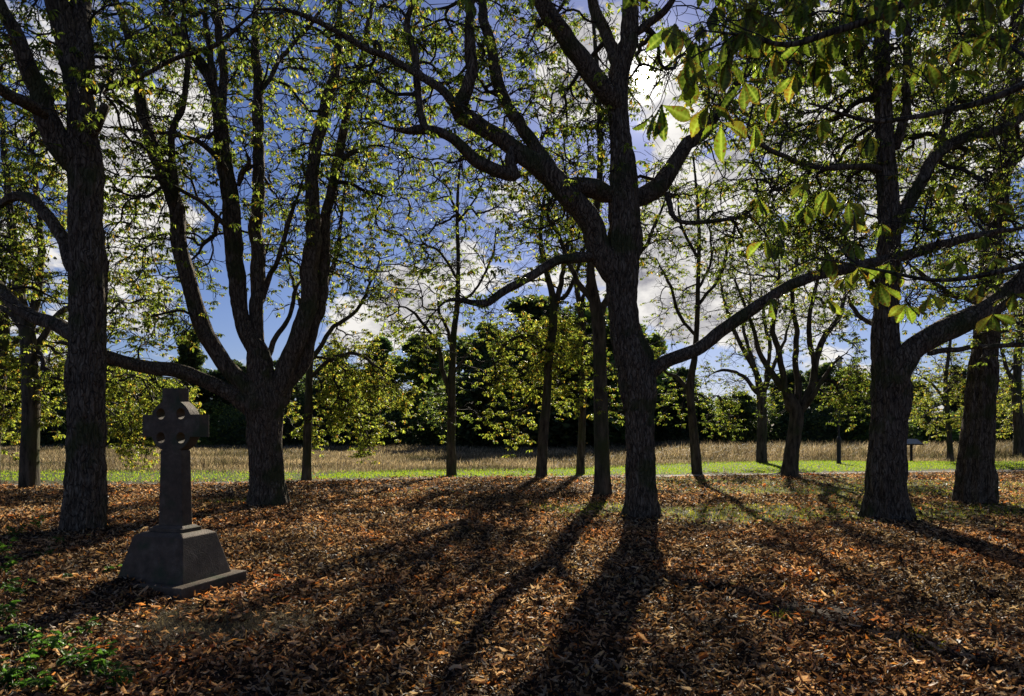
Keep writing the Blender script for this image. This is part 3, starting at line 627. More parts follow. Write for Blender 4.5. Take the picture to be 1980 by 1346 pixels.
    t.limb([(1198, 150, 30), (1186, 107, 28), (1175, 64, 26), (1150, 0, 22), (1130, -90, 12)], 0, .9)
    t.limb([(1205, 385, 50), (1246, 378, 42), (1282, 354, 36), (1308, 315, 33), (1330, 280, 30), (1362, 250, 26), (1400, 205, 22), (1440, 150, 18), (1470, 90, 14), (1490, 10, 9)], 0, .6)
    t.limb([(1180, 485, 34), (1139, 492, 24), (1103, 497, 22), (1062, 507, 21), (1032, 533, 20), (982, 561, 19), (943, 586, 18), (912, 587, 16), (882, 579, 15), (857, 583, 15), (840, 600, 12)], 0, -1.0)
    t.limb([(1236, 740, 56), (1280, 704, 32), (1351, 668, 28), (1423, 618, 27), (1494, 572, 25), (1565, 540, 24), (1637, 522, 24), (1708, 506, 23), (1779, 490, 22), (1850, 468, 20), (1922, 451, 18), (1990, 436, 15), (2060, 425, 9)], 0, -1.4)
    t.limb([(1290, 372, 14), (1300, 420, 11), (1340, 430, 10), (1400, 428, 9), (1450, 410, 8), (1490, 370, 6)], .1, -.8)
    t.limb([(1225, 70, 22), (1255, 45, 18), (1290, 10, 15), (1330, -50, 9)], 0, -.5)
    t.blob(800, 110, 130, 110, 42, -.8, 1.8, .75); t.blob(990, 110, 80, 90, 22, 0, 1.8, .55); t.blob(1110, 240, 90, 90, 26, .4, 1.6, .4)
    t.blob(1060, 420, 70, 50, 14, .2, 1.3, .5); t.blob(960, 300, 90, 50, 12, -.3, 1.2, .5); t.blob(1290, 110, 60, 80, 14, .5, 1.6, .35); t.blob(1420, 200, 110, 100, 34, .3, 1.8, .6)
    t.blob(1450, 420, 100, 80, 22, -.4, 1.4, .55); t.blob(950, 200, 300, 200, 90, 1.5, 2.4, .55); t.blob(1000, -130, 300, 90, 26, 0, 2.4, .75); t.blob(1480, 60, 110, 90, 30, .3, 1.8, .65); t.blob(1800, 420, 110, 50, 14, -1.2, 1.2, .6)
    t.blob(700, 170, 70, 80, 16, -1.5, 1.2, .6)
    out.append(t)
    # D: right, fluted trunk
    t = Tree('chestnut_tree', dep(1004), 'broad fluted trunk with a heavy limb sweeping up to the right edge', 44, flute=.075, dens=2.3, leaf_len=(.06, .11))
    t.limb([(1716, 1004, 92), (1714, 960, 78), (1713, 920, 76), (1716, 860, 72), (1721, 797, 70), (1722, 740, 72), (1716, 690, 60), (1713, 640, 54), (1715, 583, 50), (1718, 500, 48), (1720, 440, 46), (1716, 360, 42), (1712, 290, 38), (1708, 214, 36), (1706, 100, 32), (1705, 0, 28), (1702, -110, 20), (1700, -230, 10)], trunk=True, flare=.45)
    t.limb([(1726, 800, 62), (1730, 745, 52), (1750, 697, 50), (1785, 661, 48), (1851, 629, 46), (1922, 590, 42), (1980, 542, 38), (2040, 490, 30), (2110, 440, 18)], 0, -.8)
    t.limb([(1720, 470, 38), (1742, 425, 32), (1779, 357, 28), (1808, 310, 26), (1845, 280, 24), (1886, 264, 23), (1943, 246, 21), (1985, 212, 18), (2040, 160, 10)], 0, .7)
    t.limb([(1735, 290, 24), (1748, 232, 19), (1752, 143, 17), (1760, 0, 14), (1765, -110, 8)], 0, -.8)
    t.limb([(1800, 315, 20), (1822, 267, 17), (1843, 160, 15), (1850, 40, 12), (1862, -80, 7)], .3, 1.4)
    t.limb([(1795, 685, 16), (1840, 674, 13), (1886, 668, 12), (1985, 665, 11), (2050, 650, 6)], -.3, .2)
    t.limb([(1712, 250, 26), (1680, 150, 18), (1650, 60, 15), (1630, -30, 10)], 0, 1.0)
    t.limb([(1716, 330, 20), (1660, 318, 14), (1610, 322, 13), (1550, 318, 12), (1500, 296, 11), (1440, 262, 10), (1405, 245, 7)], 0, -1.4)
    t.limb([(1712, 600, 22), (1690, 560, 14), (1660, 520, 12), (1630, 460, 10), (1600, 420, 7)], 0, 1.0)
    t.limb([(1700, 640, 18), (1680, 620, 11), (1655, 600, 10), (1640, 570, 8)], 0, 1.2)
    t.blob(1560, 120, 120, 120, 46, 0, 2.0, .9); t.blob(1740, 90, 140, 110, 50, 0, 2.2, .9); t.blob(1590, 300, 110, 90, 44, .3, 1.8, .9)
    t.blob(1850, 330, 100, 90, 32, .3, 1.8, .85); t.blob(1530, 430, 80, 60, 14, .5, 1.4, .8); t.blob(1900, 130, 100, 120, 34, .4, 1.8, .85); t.blob(1620, 440, 80, 80, 22, .4, 1.4, .8)
    t.blob(1650, 330, 270, 250, 60, 1.5, 2.4, .75); t.blob(1750, -120, 260, 90, 26, 0, 2.4, .9); t.blob(1940, 520, 80, 60, 16, 0, 1.2, .8); t.blob(1800, 590, 70, 40, 8, .6, 1, .7); t.blob(1770, 240, 120, 90, 26, .5, 1.5, .9)
    out.append(t)
    # E
    t = Tree('chestnut_tree', dep(971), 'hollow seamed trunk near the right edge, right of the broad fluted trunk', 55, flute=.09, dens=2.2, leaf_len=(.06, .11))
    t.limb([(1884, 971, 74), (1884, 930, 66), (1888, 860, 60), (1893, 797, 54), (1899, 720, 48), (1904, 660, 45), (1911, 583, 43), (1916, 500, 40), (1926, 440, 36), (1936, 360, 33), (1948, 285, 30), (1960, 178, 27), (1968, 0, 22), (1975, -120, 12)], trunk=True, flare=.4)
    t.limb([(1905, 610, 18), (1886, 583, 13), (1850, 570, 12), (1815, 554, 11), (1780, 530, 10), (1755, 505, 7)], 0, -1.5)
    t.limb([(1930, 440, 20), (1890, 410, 15), (1850, 400, 13), (1800, 420, 10), (1770, 400, 7)], 0, 1.5)
    t.limb([(1940, 330, 22), (1980, 280, 18), (2040, 220, 12)], 0, .5)
    t.blob(1880, 220, 120, 110, 36, 0, 2.0, .85); t.blob(1930, 430, 70, 80, 22, 0, 1.5, .8); t.blob(1830, 470, 60, 50, 12, .3, 1.4, .7); t.blob(1960, -60, 160, 100, 20, 0, 2, .9); t.blob(1960, 620, 40, 50, 10, 0, 1.2, .8); t.blob(1840, 540, 60, 60, 14, 0, 1.5, .7)
    out.append(t)
    kw = dict(bark=BARK_FAR, detail=.5)
    # F1 far left
    t = Tree('chestnut_tree', dep(944), 'mossy trunk standing left of the thick ridged trunk, at the left edge', 66, leaf=LEAF_YEL, **kw)
    t.limb([(56, 944, 38), (58, 860, 35), (60, 800, 33), (58, 720, 31), (52, 640, 29), (38, 570, 20), (25, 460, 17), (12, 330, 13), (0, 200, 8)], trunk=True, flare=.3)
    t.limb([(54, 650, 24), (68, 590, 18), (78, 500, 15), (74, 400, 12), (60, 300, 9), (70, 200, 6)], 0, 1)
    t.limb([(56, 690, 18), (90, 640, 13), (130, 600, 12), (200, 580, 10), (260, 590, 7)], 0, 1.2)
    t.limb([(50, 640, 18), (20, 600, 12), (-20, 590, 10), (-60, 600, 7)], 0, .6)
    t.blob(60, 440, 110, 130, 60, 0, 2.2, .9); t.blob(110, 730, 70, 80, 44, .3, 1.6, 1, 6, .8); t.blob(15, 760, 50, 90, 34, .3, 1.6, 1, 6, .8); t.blob(250, 760, 70, 75, 70, 0, 1.8, 1, 6, .8); t.blob(340, 780, 50, 60, 24, 0, 1.6, 1, 6, .8)
    t.blob(280, 560, 90, 60, 26, .4, 1.6, .9); t.blob(100, 600, 90, 60, 26, .4, 1.6, .9); t.blob(260, 855, 40, 25, 10, 0, 1.0, 1, 5, .9)
    out.append(t)
    # F0: thin one at the very edge
    t = Tree('chestnut_tree', dep(936), 'partly hidden trunk at the very left edge of the photo', 67, leaf=LEAF_YEL, **kw)
    t.limb([(-22, 936, 40), (-18, 850, 34), (-6, 760, 30), (2, 690, 26), (6, 620, 22), (-4, 520, 16), (-20, 400, 10)], trunk=True, flare=.3)
    t.limb([(2, 700, 18), (30, 660, 11), (60, 640, 10), (110, 650, 8), (150, 690, 5)], 0, 1)
    t.blob(10, 640, 70, 70, 26, 0, 1.6, .9, 5, .6); t.blob(-40, 500, 90, 120, 26, 0, 1.8, .8); t.blob(0, 830, 30, 40, 10, 0, 1.2, 1, 5, .8)
    out.append(t)
    # G
    t = Tree('chestnut_tree', dep(929), 'slim trunk right of the many stemmed tree, its low leaves turning yellow', 77, leaf=LEAF_YEL, **kw)
    t.limb([(593, 929, 21), (594, 860, 18), (596, 800, 17), (598, 720, 15), (604, 650, 13), (622, 570, 11), (650, 500, 9), (660, 420, 7), (670, 330, 5)], trunk=True, flare=.25)
    t.limb([(600, 700, 11), (640, 640, 9), (690, 600, 8), (715, 550, 6), (735, 500, 5)], 0, .8)
    t.limb([(599, 730, 10), (650, 690, 8), (700, 690, 7), (760, 730, 5)], 0, -.6)
    t.limb([(606, 640, 9), (580, 580, 8), (560, 520, 6), (550, 450, 4)], 0, .4)
    t.blob(680, 690, 70, 50, 56, 0, 1.8, 1, 6, .8); t.blob(715, 775, 75, 60, 66, 0, 1.8, 1, 6, .8); t.blob(620, 790, 40, 60, 20, 0, 1.6, 1, 6, .8); t.blob(700, 560, 90, 60, 16, 0, 1.8, .7); t.blob(650, 430, 110, 90, 20, 0, 2, .6)
    t.blob(715, 850, 30, 25, 10, 0, 1, 1, 6, .9); t.blob(560, 800, 25, 40, 8, 0, 1, 1, 5, .8)
    out.append(t)
    # H
    t = Tree('chestnut_tree', dep(921), 'tall slim nearly leafless trunk standing alone left of the centre', 88, **kw)
    t.limb([(873, 921, 22), (872, 870, 19), (873, 800, 18), (874, 720, 16), (877, 650, 14), (884, 590, 11), (886, 500, 9), (884, 430, 8), (886, 360, 6), (892, 290, 4)], trunk=True, flare=.22)
    t.limb([(872, 760, 12), (856, 720, 10), (848, 675, 9), (830, 640, 7), (790, 600, 6), (750, 595, 4)], 0, -.6)
    t.limb([(874, 690, 8), (868, 640, 7), (850, 600, 6), (852, 560, 4)], 0, .6)
    t.limb([(884, 590, 7), (920, 560, 5), (950, 500, 5), (960, 440, 3)], 0, .6)
    t.limb([(885, 540, 7), (850, 490, 5), (820, 470, 4), (790, 420, 3)], 0, -.6)
    t.limb([(885, 430, 6), (915, 390, 4), (940, 340, 3)], 0, -.4)
    t.limb([(874, 730, 7), (900, 690, 5), (940, 660, 4)], 0, .5)
    t.blob(880, 420, 130, 150, 130, 0, 2, .3); t.blob(790, 560, 90, 70, 34, 0, 1.8, .4); t.blob(850, 770, 50, 60, 14, 0, 1.4, .7, 5, .8); t.blob(800, 650, 70, 30, 18, 0, 1.4, .5); t.blob(930, 790, 30, 60, 8, 0, 1, .5, 5, .8); t.blob(960, 600, 60, 40, 10, 0, 1, .4)
    out.append(t)
    # I
    t = Tree('chestnut_tree', dep(926), 'slightly leaning trunk left of the largest tree, thick with yellow green leaves', 99, leaf=LEAF_YEL, **kw)
    t.limb([(1046, 926, 25), (1050, 860, 21), (1056, 780, 19), (1062, 690, 18), (1070, 620, 18), (1068, 570, 15), (1055, 520, 12), (1045, 460, 10), (1050, 400, 8), (1060, 320, 5)], trunk=True, flare=.22)
    t.limb([(1070, 610, 14), (1084, 550, 11), (1098, 480, 9), (1112, 400, 7), (1120, 330, 4)], 0, .6)
    t.limb([(1072, 590, 10), (1100, 560, 9), (1125, 500, 7), (1140, 430, 4)], 0, -.6)
    t.limb([(1062, 680, 8), (1020, 650, 7), (980, 660, 5), (950, 700, 4)], 0, -.5)
    t.blob(1020, 690, 70, 80, 70, 0, 1.8, 1, 6, .7); t.blob(1090, 690, 50, 90, 56, .2, 1.6, 1, 6, .7); t.blob(990, 815, 40, 35, 12, 0, 1, 1, 6, .9); t.blob(1080, 450, 100, 100, 50, 0, 2, .45); t.blob(1000, 540, 70, 50, 14, 0, 1.4, .5); t.blob(960, 740, 40, 40, 8, 0, 1, 1, 5, .8)
    out.append(t)
    t = Tree('chestnut_tree', dep(917), 'thinnest pale trunk between the leaning trunk and the mossy straight trunk', 101, **kw)
    t.limb([(1122, 917, 19), (1124, 850, 16), (1127, 760, 15), (1129, 680, 14), (1123, 610, 13), (1113, 540, 10), (1105, 470, 7), (1095, 400, 4)], trunk=True, flare=.2)
    t.limb([(1120, 600, 8), (1140, 540, 7), (1150, 480, 5)], 0, .6)
    t.blob(1110, 460, 80, 90, 26, 0, 1.6, .5); t.blob(1135, 640, 40, 60, 14, 0, 1.2, .9, 5, .7)
    out.append(t)
    t = Tree('chestnut_tree', dep(962), 'straight mossy trunk directly left of the largest tree', 102, **kw)
    t.limb([(1165, 962, 38), (1164, 900, 33), (1162, 800, 31), (1160, 700, 28), (1158, 630, 28), (1150, 580, 24), (1142, 520, 18), (1150, 430, 15), (1160, 330, 14), (1158, 200, 12), (1150, 80, 9), (1140, -40, 5)], trunk=True, flare=.28)
    t.limb([(1158, 620, 20), (1180, 560, 12), (1230, 500, 9), (1270, 430, 7), (1290, 360, 4)], 0, 1.2)
    t.limb([(1152, 590, 16), (1110, 530, 11), (1080, 460, 9), (1050, 400, 7), (1020, 350, 4)], 0, .8)
    t.blob(1080, 380, 90, 80, 30, .3, 1.8, .4); t.blob(1130, 160, 80, 110, 24, .3, 1.8, .35); t.blob(1290, 400, 70, 80, 14, .6, 1.6, .4); t.blob(1180, 740, 35, 60, 10, 0, 1, .9, 5, .8)
    out.append(t)
    # L
    t = Tree('chestnut_tree', dep(915), 'slim leaning trunk right of the largest tree, its crown nearly bare', 103, **kw)
    t.limb([(1348, 915, 22), (1343, 850, 19), (1337, 790, 17), (1334, 745, 16), (1343, 690, 13), (1348, 620, 11), (1350, 540, 9), (1352, 460, 8), (1348, 380, 6), (1340, 300, 4)], trunk=True, flare=.22)
    t.limb([(1333, 760, 11), (1310, 728, 8), (1290, 722, 6), (1275, 700, 4)], 0, .4)
    t.limb([(1346, 650, 8), (1310, 600, 7), (1290, 540, 6), (1270, 500, 4)], 0, -.5)
    t.limb([(1349, 590, 8), (1390, 540, 7), (1410, 470, 6), (1430, 400, 4)], 0, .6)
    t.limb([(1350, 500, 7), (1320, 440, 6), (1310, 380, 4)], 0, .5)
    t.limb([(1350, 560, 7), (1375, 500, 5), (1372, 430, 4)], 0, -.6)
    t.blob(1345, 440, 120, 160, 120, 0, 2.4, .28); t.blob(1310, 780, 45, 45, 12, 0, 1, 1, 5, .8); t.blob(1400, 800, 30, 35, 14, 0, 1, 1, 6, .8); t.blob(1290, 620, 50, 60, 20, 0, 1.4, .3)
    out.append(t)
    # M
    t = Tree('chestnut_tree', dep(896), 'stout short trunk on the verge with a wide bare crown, left of the forked tree', 104, **kw)
    t.limb([(1473, 896, 22), (1473, 850, 20), (1474, 800, 19), (1470, 760, 16), (1462, 720, 12), (1440, 680, 10), (1420, 640, 8), (1400, 580, 6), (1390, 520, 4)], trunk=True, flare=.25)
    t.limb([(1474, 780, 13), (1482, 730, 10), (1488, 680, 8), (1480, 620, 7), (1470, 560, 4)], 0, .8)
    t.limb([(1470, 765, 11), (1440, 730, 8), (1400, 715, 6), (1370, 725, 4)], 0, -.8)
    t.limb([(1476, 760, 10), (1500, 700, 8), (1520, 650, 6), (1530, 600, 4)], 0, -.8)
    t.limb([(1465, 730, 9), (1440, 640, 7), (1450, 580, 5), (1450, 520, 3)], 0, .9)
    t.blob(1440, 600, 100, 90, 80, 0, 3, .15); t.blob(1410, 720, 60, 40, 18, 0, 2, .5); t.blob(1480, 760, 40, 40, 10, 0, 1.5, .9)
    out.append(t)
    # N
    t = Tree('chestnut_tree', dep(922), 'forked goblet shaped tree left of the broad fluted trunk', 105, **kw)
    t.limb([(1526, 922, 34), (1530, 880, 30), (1536, 840, 29), (1540, 800, 28), (1526, 765, 18), (1506, 740, 15), (1486, 712, 13), (1468, 680, 11), (1458, 640, 9), (1440, 590, 7), (1420, 540, 5)], trunk=True, flare=.28)
    t.limb([(1534, 800, 20), (1518, 755, 15), (1510, 710, 13), (1505, 670, 12), (1494, 640, 11), (1500, 590, 9), (1508, 530, 7), (1500, 470, 4)], 0, -.6)
    t.limb([(1544, 805, 22), (1560, 770, 17), (1573, 735, 15), (1579, 695, 14), (1586, 660, 13), (1608, 632, 11), (1625, 605, 10), (1633, 575, 9), (1640, 530, 6)], 0, .5)
    t.limb([(1542, 790, 16), (1544, 740, 13), (1538, 690, 12), (1542, 640, 11), (1530, 580, 9), (1540, 500, 7), (1550, 420, 4)], 0, .7)
    t.limb([(1576, 715, 12), (1566, 660, 10), (1568, 600, 9), (1582, 540, 7), (1580, 470, 4)], .2, -.6)
    t.limb([(1556, 790, 11), (1572, 770, 10), (1590, 735, 8), (1612, 700, 6), (1640, 680, 4)], 0, -.8)
    t.blob(1530, 530, 140, 110, 110, 0, 2.8, .35); t.blob(1620, 770, 40, 40, 14, 0, 1.4, 1, 6, .7); t.blob(1600, 620, 80, 60, 26, 0, 1.8, .4); t.blob(1500, 780, 40, 30, 6, 0, 1, .9); t.blob(1670, 730, 40, 70, 20, 0, 1.6, 1, 6, .7)
    out.append(t)
    t = Tree('chestnut_tree', dep(892), 'thin distant trunk seen between the two right hand trunks, with pale yellow low leaves', 106, leaf=LEAF_YEL, **kw)
    t.limb([(1838, 892, 14), (1836, 850, 11), (1832, 800, 10), (1828, 740, 9), (1834, 690, 7), (1840, 640, 5)], trunk=True, flare=.2)
    t.limb([(1832, 780, 6), (1800, 740, 5), (1770, 720, 3)], 0, .5)
    t.limb([(1830, 760, 6), (1860, 730, 5), (1885, 735, 3)], 0, -.5)
    t.blob(1830, 770, 75, 65, 120, 0, 3, 1, 6, .8); t.blob(1800, 690, 90, 50, 40, 0, 3, .6)
    out.append(t)
    t = Tree('chestnut_tree', dep(888), 'distant trunk at the right edge behind the seamed trunk', 107, leaf=LEAF_YEL, **kw)
    t.limb([(1972, 888, 24), (1970, 830, 20), (1966, 770, 18), (1968, 700, 15), (1975, 620, 12), (1985, 540, 7)], trunk=True, flare=.3)
    t.limb([(1966, 750, 10), (1945, 710, 8), (1930, 660, 5)], 0, -.5)
    t.blob(1945, 760, 45, 75, 70, 0, 3, 1, 6, .8); t.blob(1960, 620, 60, 70, 40, 0, 3, .8)
    out.append(t)
    return out
TREES = all_trees()
for t in TREES: t.build()
print('tree leaves', sum(len(t.leaves) for t in TREES))

# ------------------------------------------------------------------ the near tree whose leafy branch hangs into the top right
def near_leaf_mesh(name, A, mat, seed, parent):
    """broad obovate leaflets with ribs, folds and toothed edges"""
    r = np.random.default_rng(seed); nu, nv = 23, 7; MBv, Q = [], []; AV, AB = [], []
    for k, a in enumerate(A):
        hub, yaw, pit, rol, Ln = np.array(a[:3]), a[3], a[4], a[5], a[6]
        u = np.linspace(0, 1, nu)[:, None]; v = np.linspace(-1, 1, nv)[None, :]
        w = Ln*r.uniform(.17, .23)*np.sin(np.pi*np.clip(u, 0, 1)**1.6)**.9+.002
        teeth = 1+.035*np.where(np.arange(nu)[:, None] % 2 == 0, 1, -1)*(np.abs(v) > .9)
        curl = r.uniform(-.1, .5); fold = r.uniform(.1, .6); bend = r.uniform(.2, .9)
        x = u*Ln+0*v; y = v*w*teeth*(1-.25*abs(curl)*np.abs(v)); z = np.abs(v)*w*fold+curl*w*v*v*.8-bend*Ln*u*u*.35+.004*np.sin(u*nu*2.6+np.abs(v)*4)+.01*(vnoise(u*4+k, v*2+k)-.5)
        X, Y, Z = rotmat(np.array([yaw]), np.array([pit]), np.array([rol]))
        MBv.append((hub+x[..., None]*X+y[..., None]*Y+z[..., None]*Z).reshape(-1, 3))
        AV.append(np.maximum(np.where(np.abs(v) < .1, .8, 0), np.where(np.arange(nu)[:, None] % 3 == 0, .35, 0)+0*v).ravel())
        bb = np.clip(np.maximum(np.abs(v)*1.0, u**3)-r.uniform(.55, 1.2), 0, 1)*3*vnoise(u*5+k, v*2.5+k*3)*1.6+0*v*u; AB.append(np.clip(bb, 0, 1).ravel())
        i = np.arange(nu-1)[:, None]*nv+np.arange(nv-1)[None, :]
        Q.append((np.stack([i, i+nv, i+nv+1, i+1], -1).reshape(-1, 4))+k*nu*nv)
    o = np_mesh(name, np.concatenate(MBv), [np.concatenate(Q)], mat, None, True)
    for nm, val in (('vein', AV), ('brown', AB)):
        a = o.data.attributes.new(nm, 'FLOAT', 'POINT'); a.data.foreach_set('value', np.concatenate(val).astype(np.float32))
    return adopt(o, parent)
def near_tree():
    t = Tree('chestnut_tree', 3.0, 'near branches with large backlit green leaves hanging into the top right corner', 201, twig_r=.0022, cat='tree')
    base = (4.6, 3.4)
    root = empty('chestnut_tree', (base[0], base[1], 0), t.label, 'tree', 'horse chestnut trees in the grove')
    r = t.r
    tp = np.array([[4.6, 3.4, -.3, .30], [4.58, 3.4, .4, .25], [4.6, 3.42, 2.0, .22], [4.5, 3.4, 3.4, .20], [4.45, 3.3, 5.0, .16], [4.5, 3.2, 7.5, .08]])
    C = catmull(tp, .06); mb = MB(); mb.tube(C[:, :3], C[:, 3], 60, bark_disp(9, .025, 5, .35)); adopt(mb.build('trunk', BARK, None, True), root)
    # limbs: in world metres
    def L3(pts, w0, w1):
        P = [W3(px, py, Y) for px, py, Y in pts]; P = [np.array(p) for p in P]
        Q = np.hstack([np.array(P), np.linspace(w0, w1, len(P))[:, None]]); C = catmull(Q, .04)
        m = len(C); nz = np.stack([vnoise(np.arange(m)*.16, k*9.1+pts[0][1]) for k in range(3)], 1)-.5; C[:, :3] += nz*.03
        mb = MB(); mb.tube(C[:, :3], C[:, 3], 10, bark_disp(3, .002, 3, 0)); adopt(mb.build('limb', BARK, None, True), root)
        T = np.gradient(C[:, :3], axis=0); T /= np.linalg.norm(T, axis=1)[:, None]
        for i in range(2, len(C), 2):
            t.P.append(C[i, :3]); t.PL.append(0); t.T.append(T[i]); t.BR.append((-1, 0))
    L3([(2660, -300, 3.45), (2200, -160, 3.4), (1900, -60, 3.3), (1700, 30, 3.2), (1560, 75, 3.1), (1450, 70, 3.0), (1360, 60, 2.9)], .035, .004)
    L3([(2640, 60, 3.45), (2300, 60, 3.7), (2050, 130, 3.8), (1880, 200, 3.8), (1700, 230, 3.6), (1560, 200, 3.5)], .04, .006)
    L3([(2600, 330, 3.45), (2300, 420, 3.5), (2100, 470, 3.6), (1950, 520, 3.7), (1820, 540, 3.8), (1700, 520, 3.8), (1600, 500, 3.9)], .03, .005)
    L3([(2200, -160, 3.4), (1900, -220, 3.4), (1500, -170, 3.6), (1200, -120, 3.8), (1010, -60, 3.9)], .025, .004)
    hubs = [(1306, 60, 2.9, 5), (1345, 95, 3.0, 4), (1400, 75, 3.0, 4), (1440, 75, 3.0, 5), (1330, 125, 2.8, 4), (1405, 130, 3.0, 4), (1340, 155, 2.9, 5), (1280, 215, 2.9, 4), (1262, 235, 3.0, 3), (1370, 215, 2.9, 5),
            (1395, 250, 3.1, 3), (1440, 170, 3.2, 4), (1500, 110, 3.2, 4), (1560, 75, 3.3, 5), (1610, 70, 3.4, 5), (1500, 200, 3.3, 3), (1540, 150, 3.4, 4), (1600, 150, 3.5, 4), (1640, 70, 3.3, 5), (1650, 10, 3.2, 5),
            (1720, -15, 3.1, 5), (1780, -10, 3.0, 5), (1850, -20, 3.0, 6), (1900, 0, 3.1, 5), (1950, -10, 3.1, 5), (1930, 60, 3.3, 4), (1860, 90, 3.6, 4), (1790, 130, 3.8, 4), (1840, 150, 3.9, 4), (1750, 160, 3.8, 3),
            (1480, 40, 3.2, 4), (1550, 20, 3.3, 5), (1600, 380, 3.9, 5), (1640, 400, 3.9, 5), (1560, 410, 4.0, 4), (1480, 475, 4.3, 3), (1505, 480, 4.3, 3), (1600, 500, 4.0, 3), (1660, 530, 4.0, 4), (1700, 560, 4.0, 4), (1720, 520, 4.0, 4),
            (1490, 590, 4.3, 3), (1600, 590, 4.1, 3), (1750, 600, 4.1, 4), (1650, 480, 3.9, 3), (1800, 580, 4.0, 3), (1013, -10, 3.9, 2), (935, -15, 4.1, 3), (905, 10, 4.2, 3), (1160, -40, 3.8, 4), (1230, -30, 3.8, 5), (1920, 620, 4.0, 4), (1960, 580, 3.9, 4),
            (1900, 560, 4, 4), (1680, 270, 3.7, 4), (1590, 240, 3.6, 3), (1460, 250, 3.3, 3), (1240, -20, 3.6, 4), (1980, 200, 3.6, 5)]
    for k in range(78): hubs.append((r.uniform(1330, 1990), r.uniform(-60, 1)+190*r.random()**1.5, r.uniform(3.4, 5.2), 5))
    for k in range(14): hubs.append((r.uniform(1450, 1950), r.uniform(360, 560), r.uniform(3.9, 4.8), 4))
    tg = []
    A = []
    for px, py, Y, n in hubs:
        h = W3(px, py-12, Y); tg.append(h+np.array([r.normal(0, .01), r.normal(0, .02), .07])); yaw0 = r.uniform(0, 6.28); L = r.uniform(.12, .17) if len(A) < 300 else r.uniform(.09, .15)
        for q in range(n):
            A.append((*h, yaw0+q*6.28/max(n, 3)+r.normal(0, .25), -r.uniform(.35, 1.5), r.normal(0, .7), L*r.uniform(.75, 1.05)))
    for tgt in tg: pass
    t.leaves = []; t.grow(tg, leafiness=0, twigs=2, droop=.3); t.leaves = []
    mb = MB(); acc = [np.ones(len(b[0])) for b in t.br]
    for b in range(len(t.br)-1, -1, -1):
        pb, pi = t.br[b][1]
        if pb >= 0: acc[pb][:pi+1] += acc[b][0]
    for (Cc, par, _), a in zip(t.br, acc): mb.tube(Cc, .0026*a**.45, 6, cap=False)
    for P in t.tw: mb.tube(P[0]+(P-P[0])*.4, np.linspace(.0018, .0009, len(P)), 4, cap=False)
    for h, tgt in zip(hubs, tg):       # leaf stalks
        hh = W3(h[0], h[1]-12, h[2]); mb.tube([tgt, (tgt+hh)/2+np.array([.008, 0, .004]), hh], [.0018, .0015, .0014], 5, cap=False)
    adopt(mb.build('twig_spray', TWIG, None, True), root)
    near_leaf_mesh('crown', A, LEAF_NEAR, 5, root)
near_tree()

# ------------------------------------------------------------------ trees and bushes beyond the meadow
def far_variant(seed, kind):
    """unit tree: about 10 m tall; crown of leaf sprays, trunk, returned as two meshes"""
    r = np.random.default_rng(seed); n = 20000; V = []
    K = 64; lob = []
    for k in range(K):
        h = r.uniform(.06, .97) if kind != 'conifer' else r.uniform(.03, .97)
        if kind == 'round': rad = 3.9*math.sin(math.pi*min(1, .30+.66*h))**.6
        elif kind == 'conifer': rad = 2.6*(1.02-h)**.7
        else: rad = 3.7*math.sin(math.pi*min(1, .34+.62*h))**.6*r.uniform(.6, 1.1)
        a = r.uniform(0, 6.283); q = rad*r.uniform(.15, .85)
        lob.append((q*math.cos(a), q*math.sin(a), h*10, max(.8, rad*r.uniform(.35, .6)), r.uniform(.5, .9)))
    lob = np.array(lob); idx = r.integers(0, K, n); l = lob[idx]
    d = r.normal(0, 1, (n, 3)); d /= np.linalg.norm(d, axis=1)[:, None]; rr = r.random(n)**.45
    rr = rr*(1+.25*(vnoise(d[:, 0]*3+idx, d[:, 1]*3, d[:, 2]*3)-.5)*2)
    c = l[:, :3]+d*(l[:, 3]*rr)[:, None]*np.stack([np.ones(n), np.ones(n), l[:, 4]], 1); c[:, 2] = np.maximum(c[:, 2], .15)
    X, Y, Z = rotmat(r.uniform(0, 6.283, n), r.normal(-.2, .5, n), r.normal(0, .8, n)); s = r.uniform(.12, .26, n)[:, None]
    V = np.stack([c-X*s, c+Y*s*.55, c+X*s, c-Y*s*.55], 1).reshape(-1, 3)
    crown = np_mesh('crown', V, [np.arange(n*4).reshape(-1, 4)], FAR_LEAF)
    mb = MB(); mb.tube([[0, 0, -.3], [0, 0, 1], [.1, 0, 3], [.15, .05, 6], [.1, 0, 8.5]], [.32, .24, .2, .12, .04], 9)
    for k in range(9):
        e = lob[k*2][:3]; b = np.array([.1, 0, max(1.2, e[2]*.55)]); mb.tube([b, (b+e)/2+[0, 0, -.2], e], [.1, .07, .03], 5)
    trunk = mb.build('trunk', BARK_FAR, None, True)
    return crown, trunk
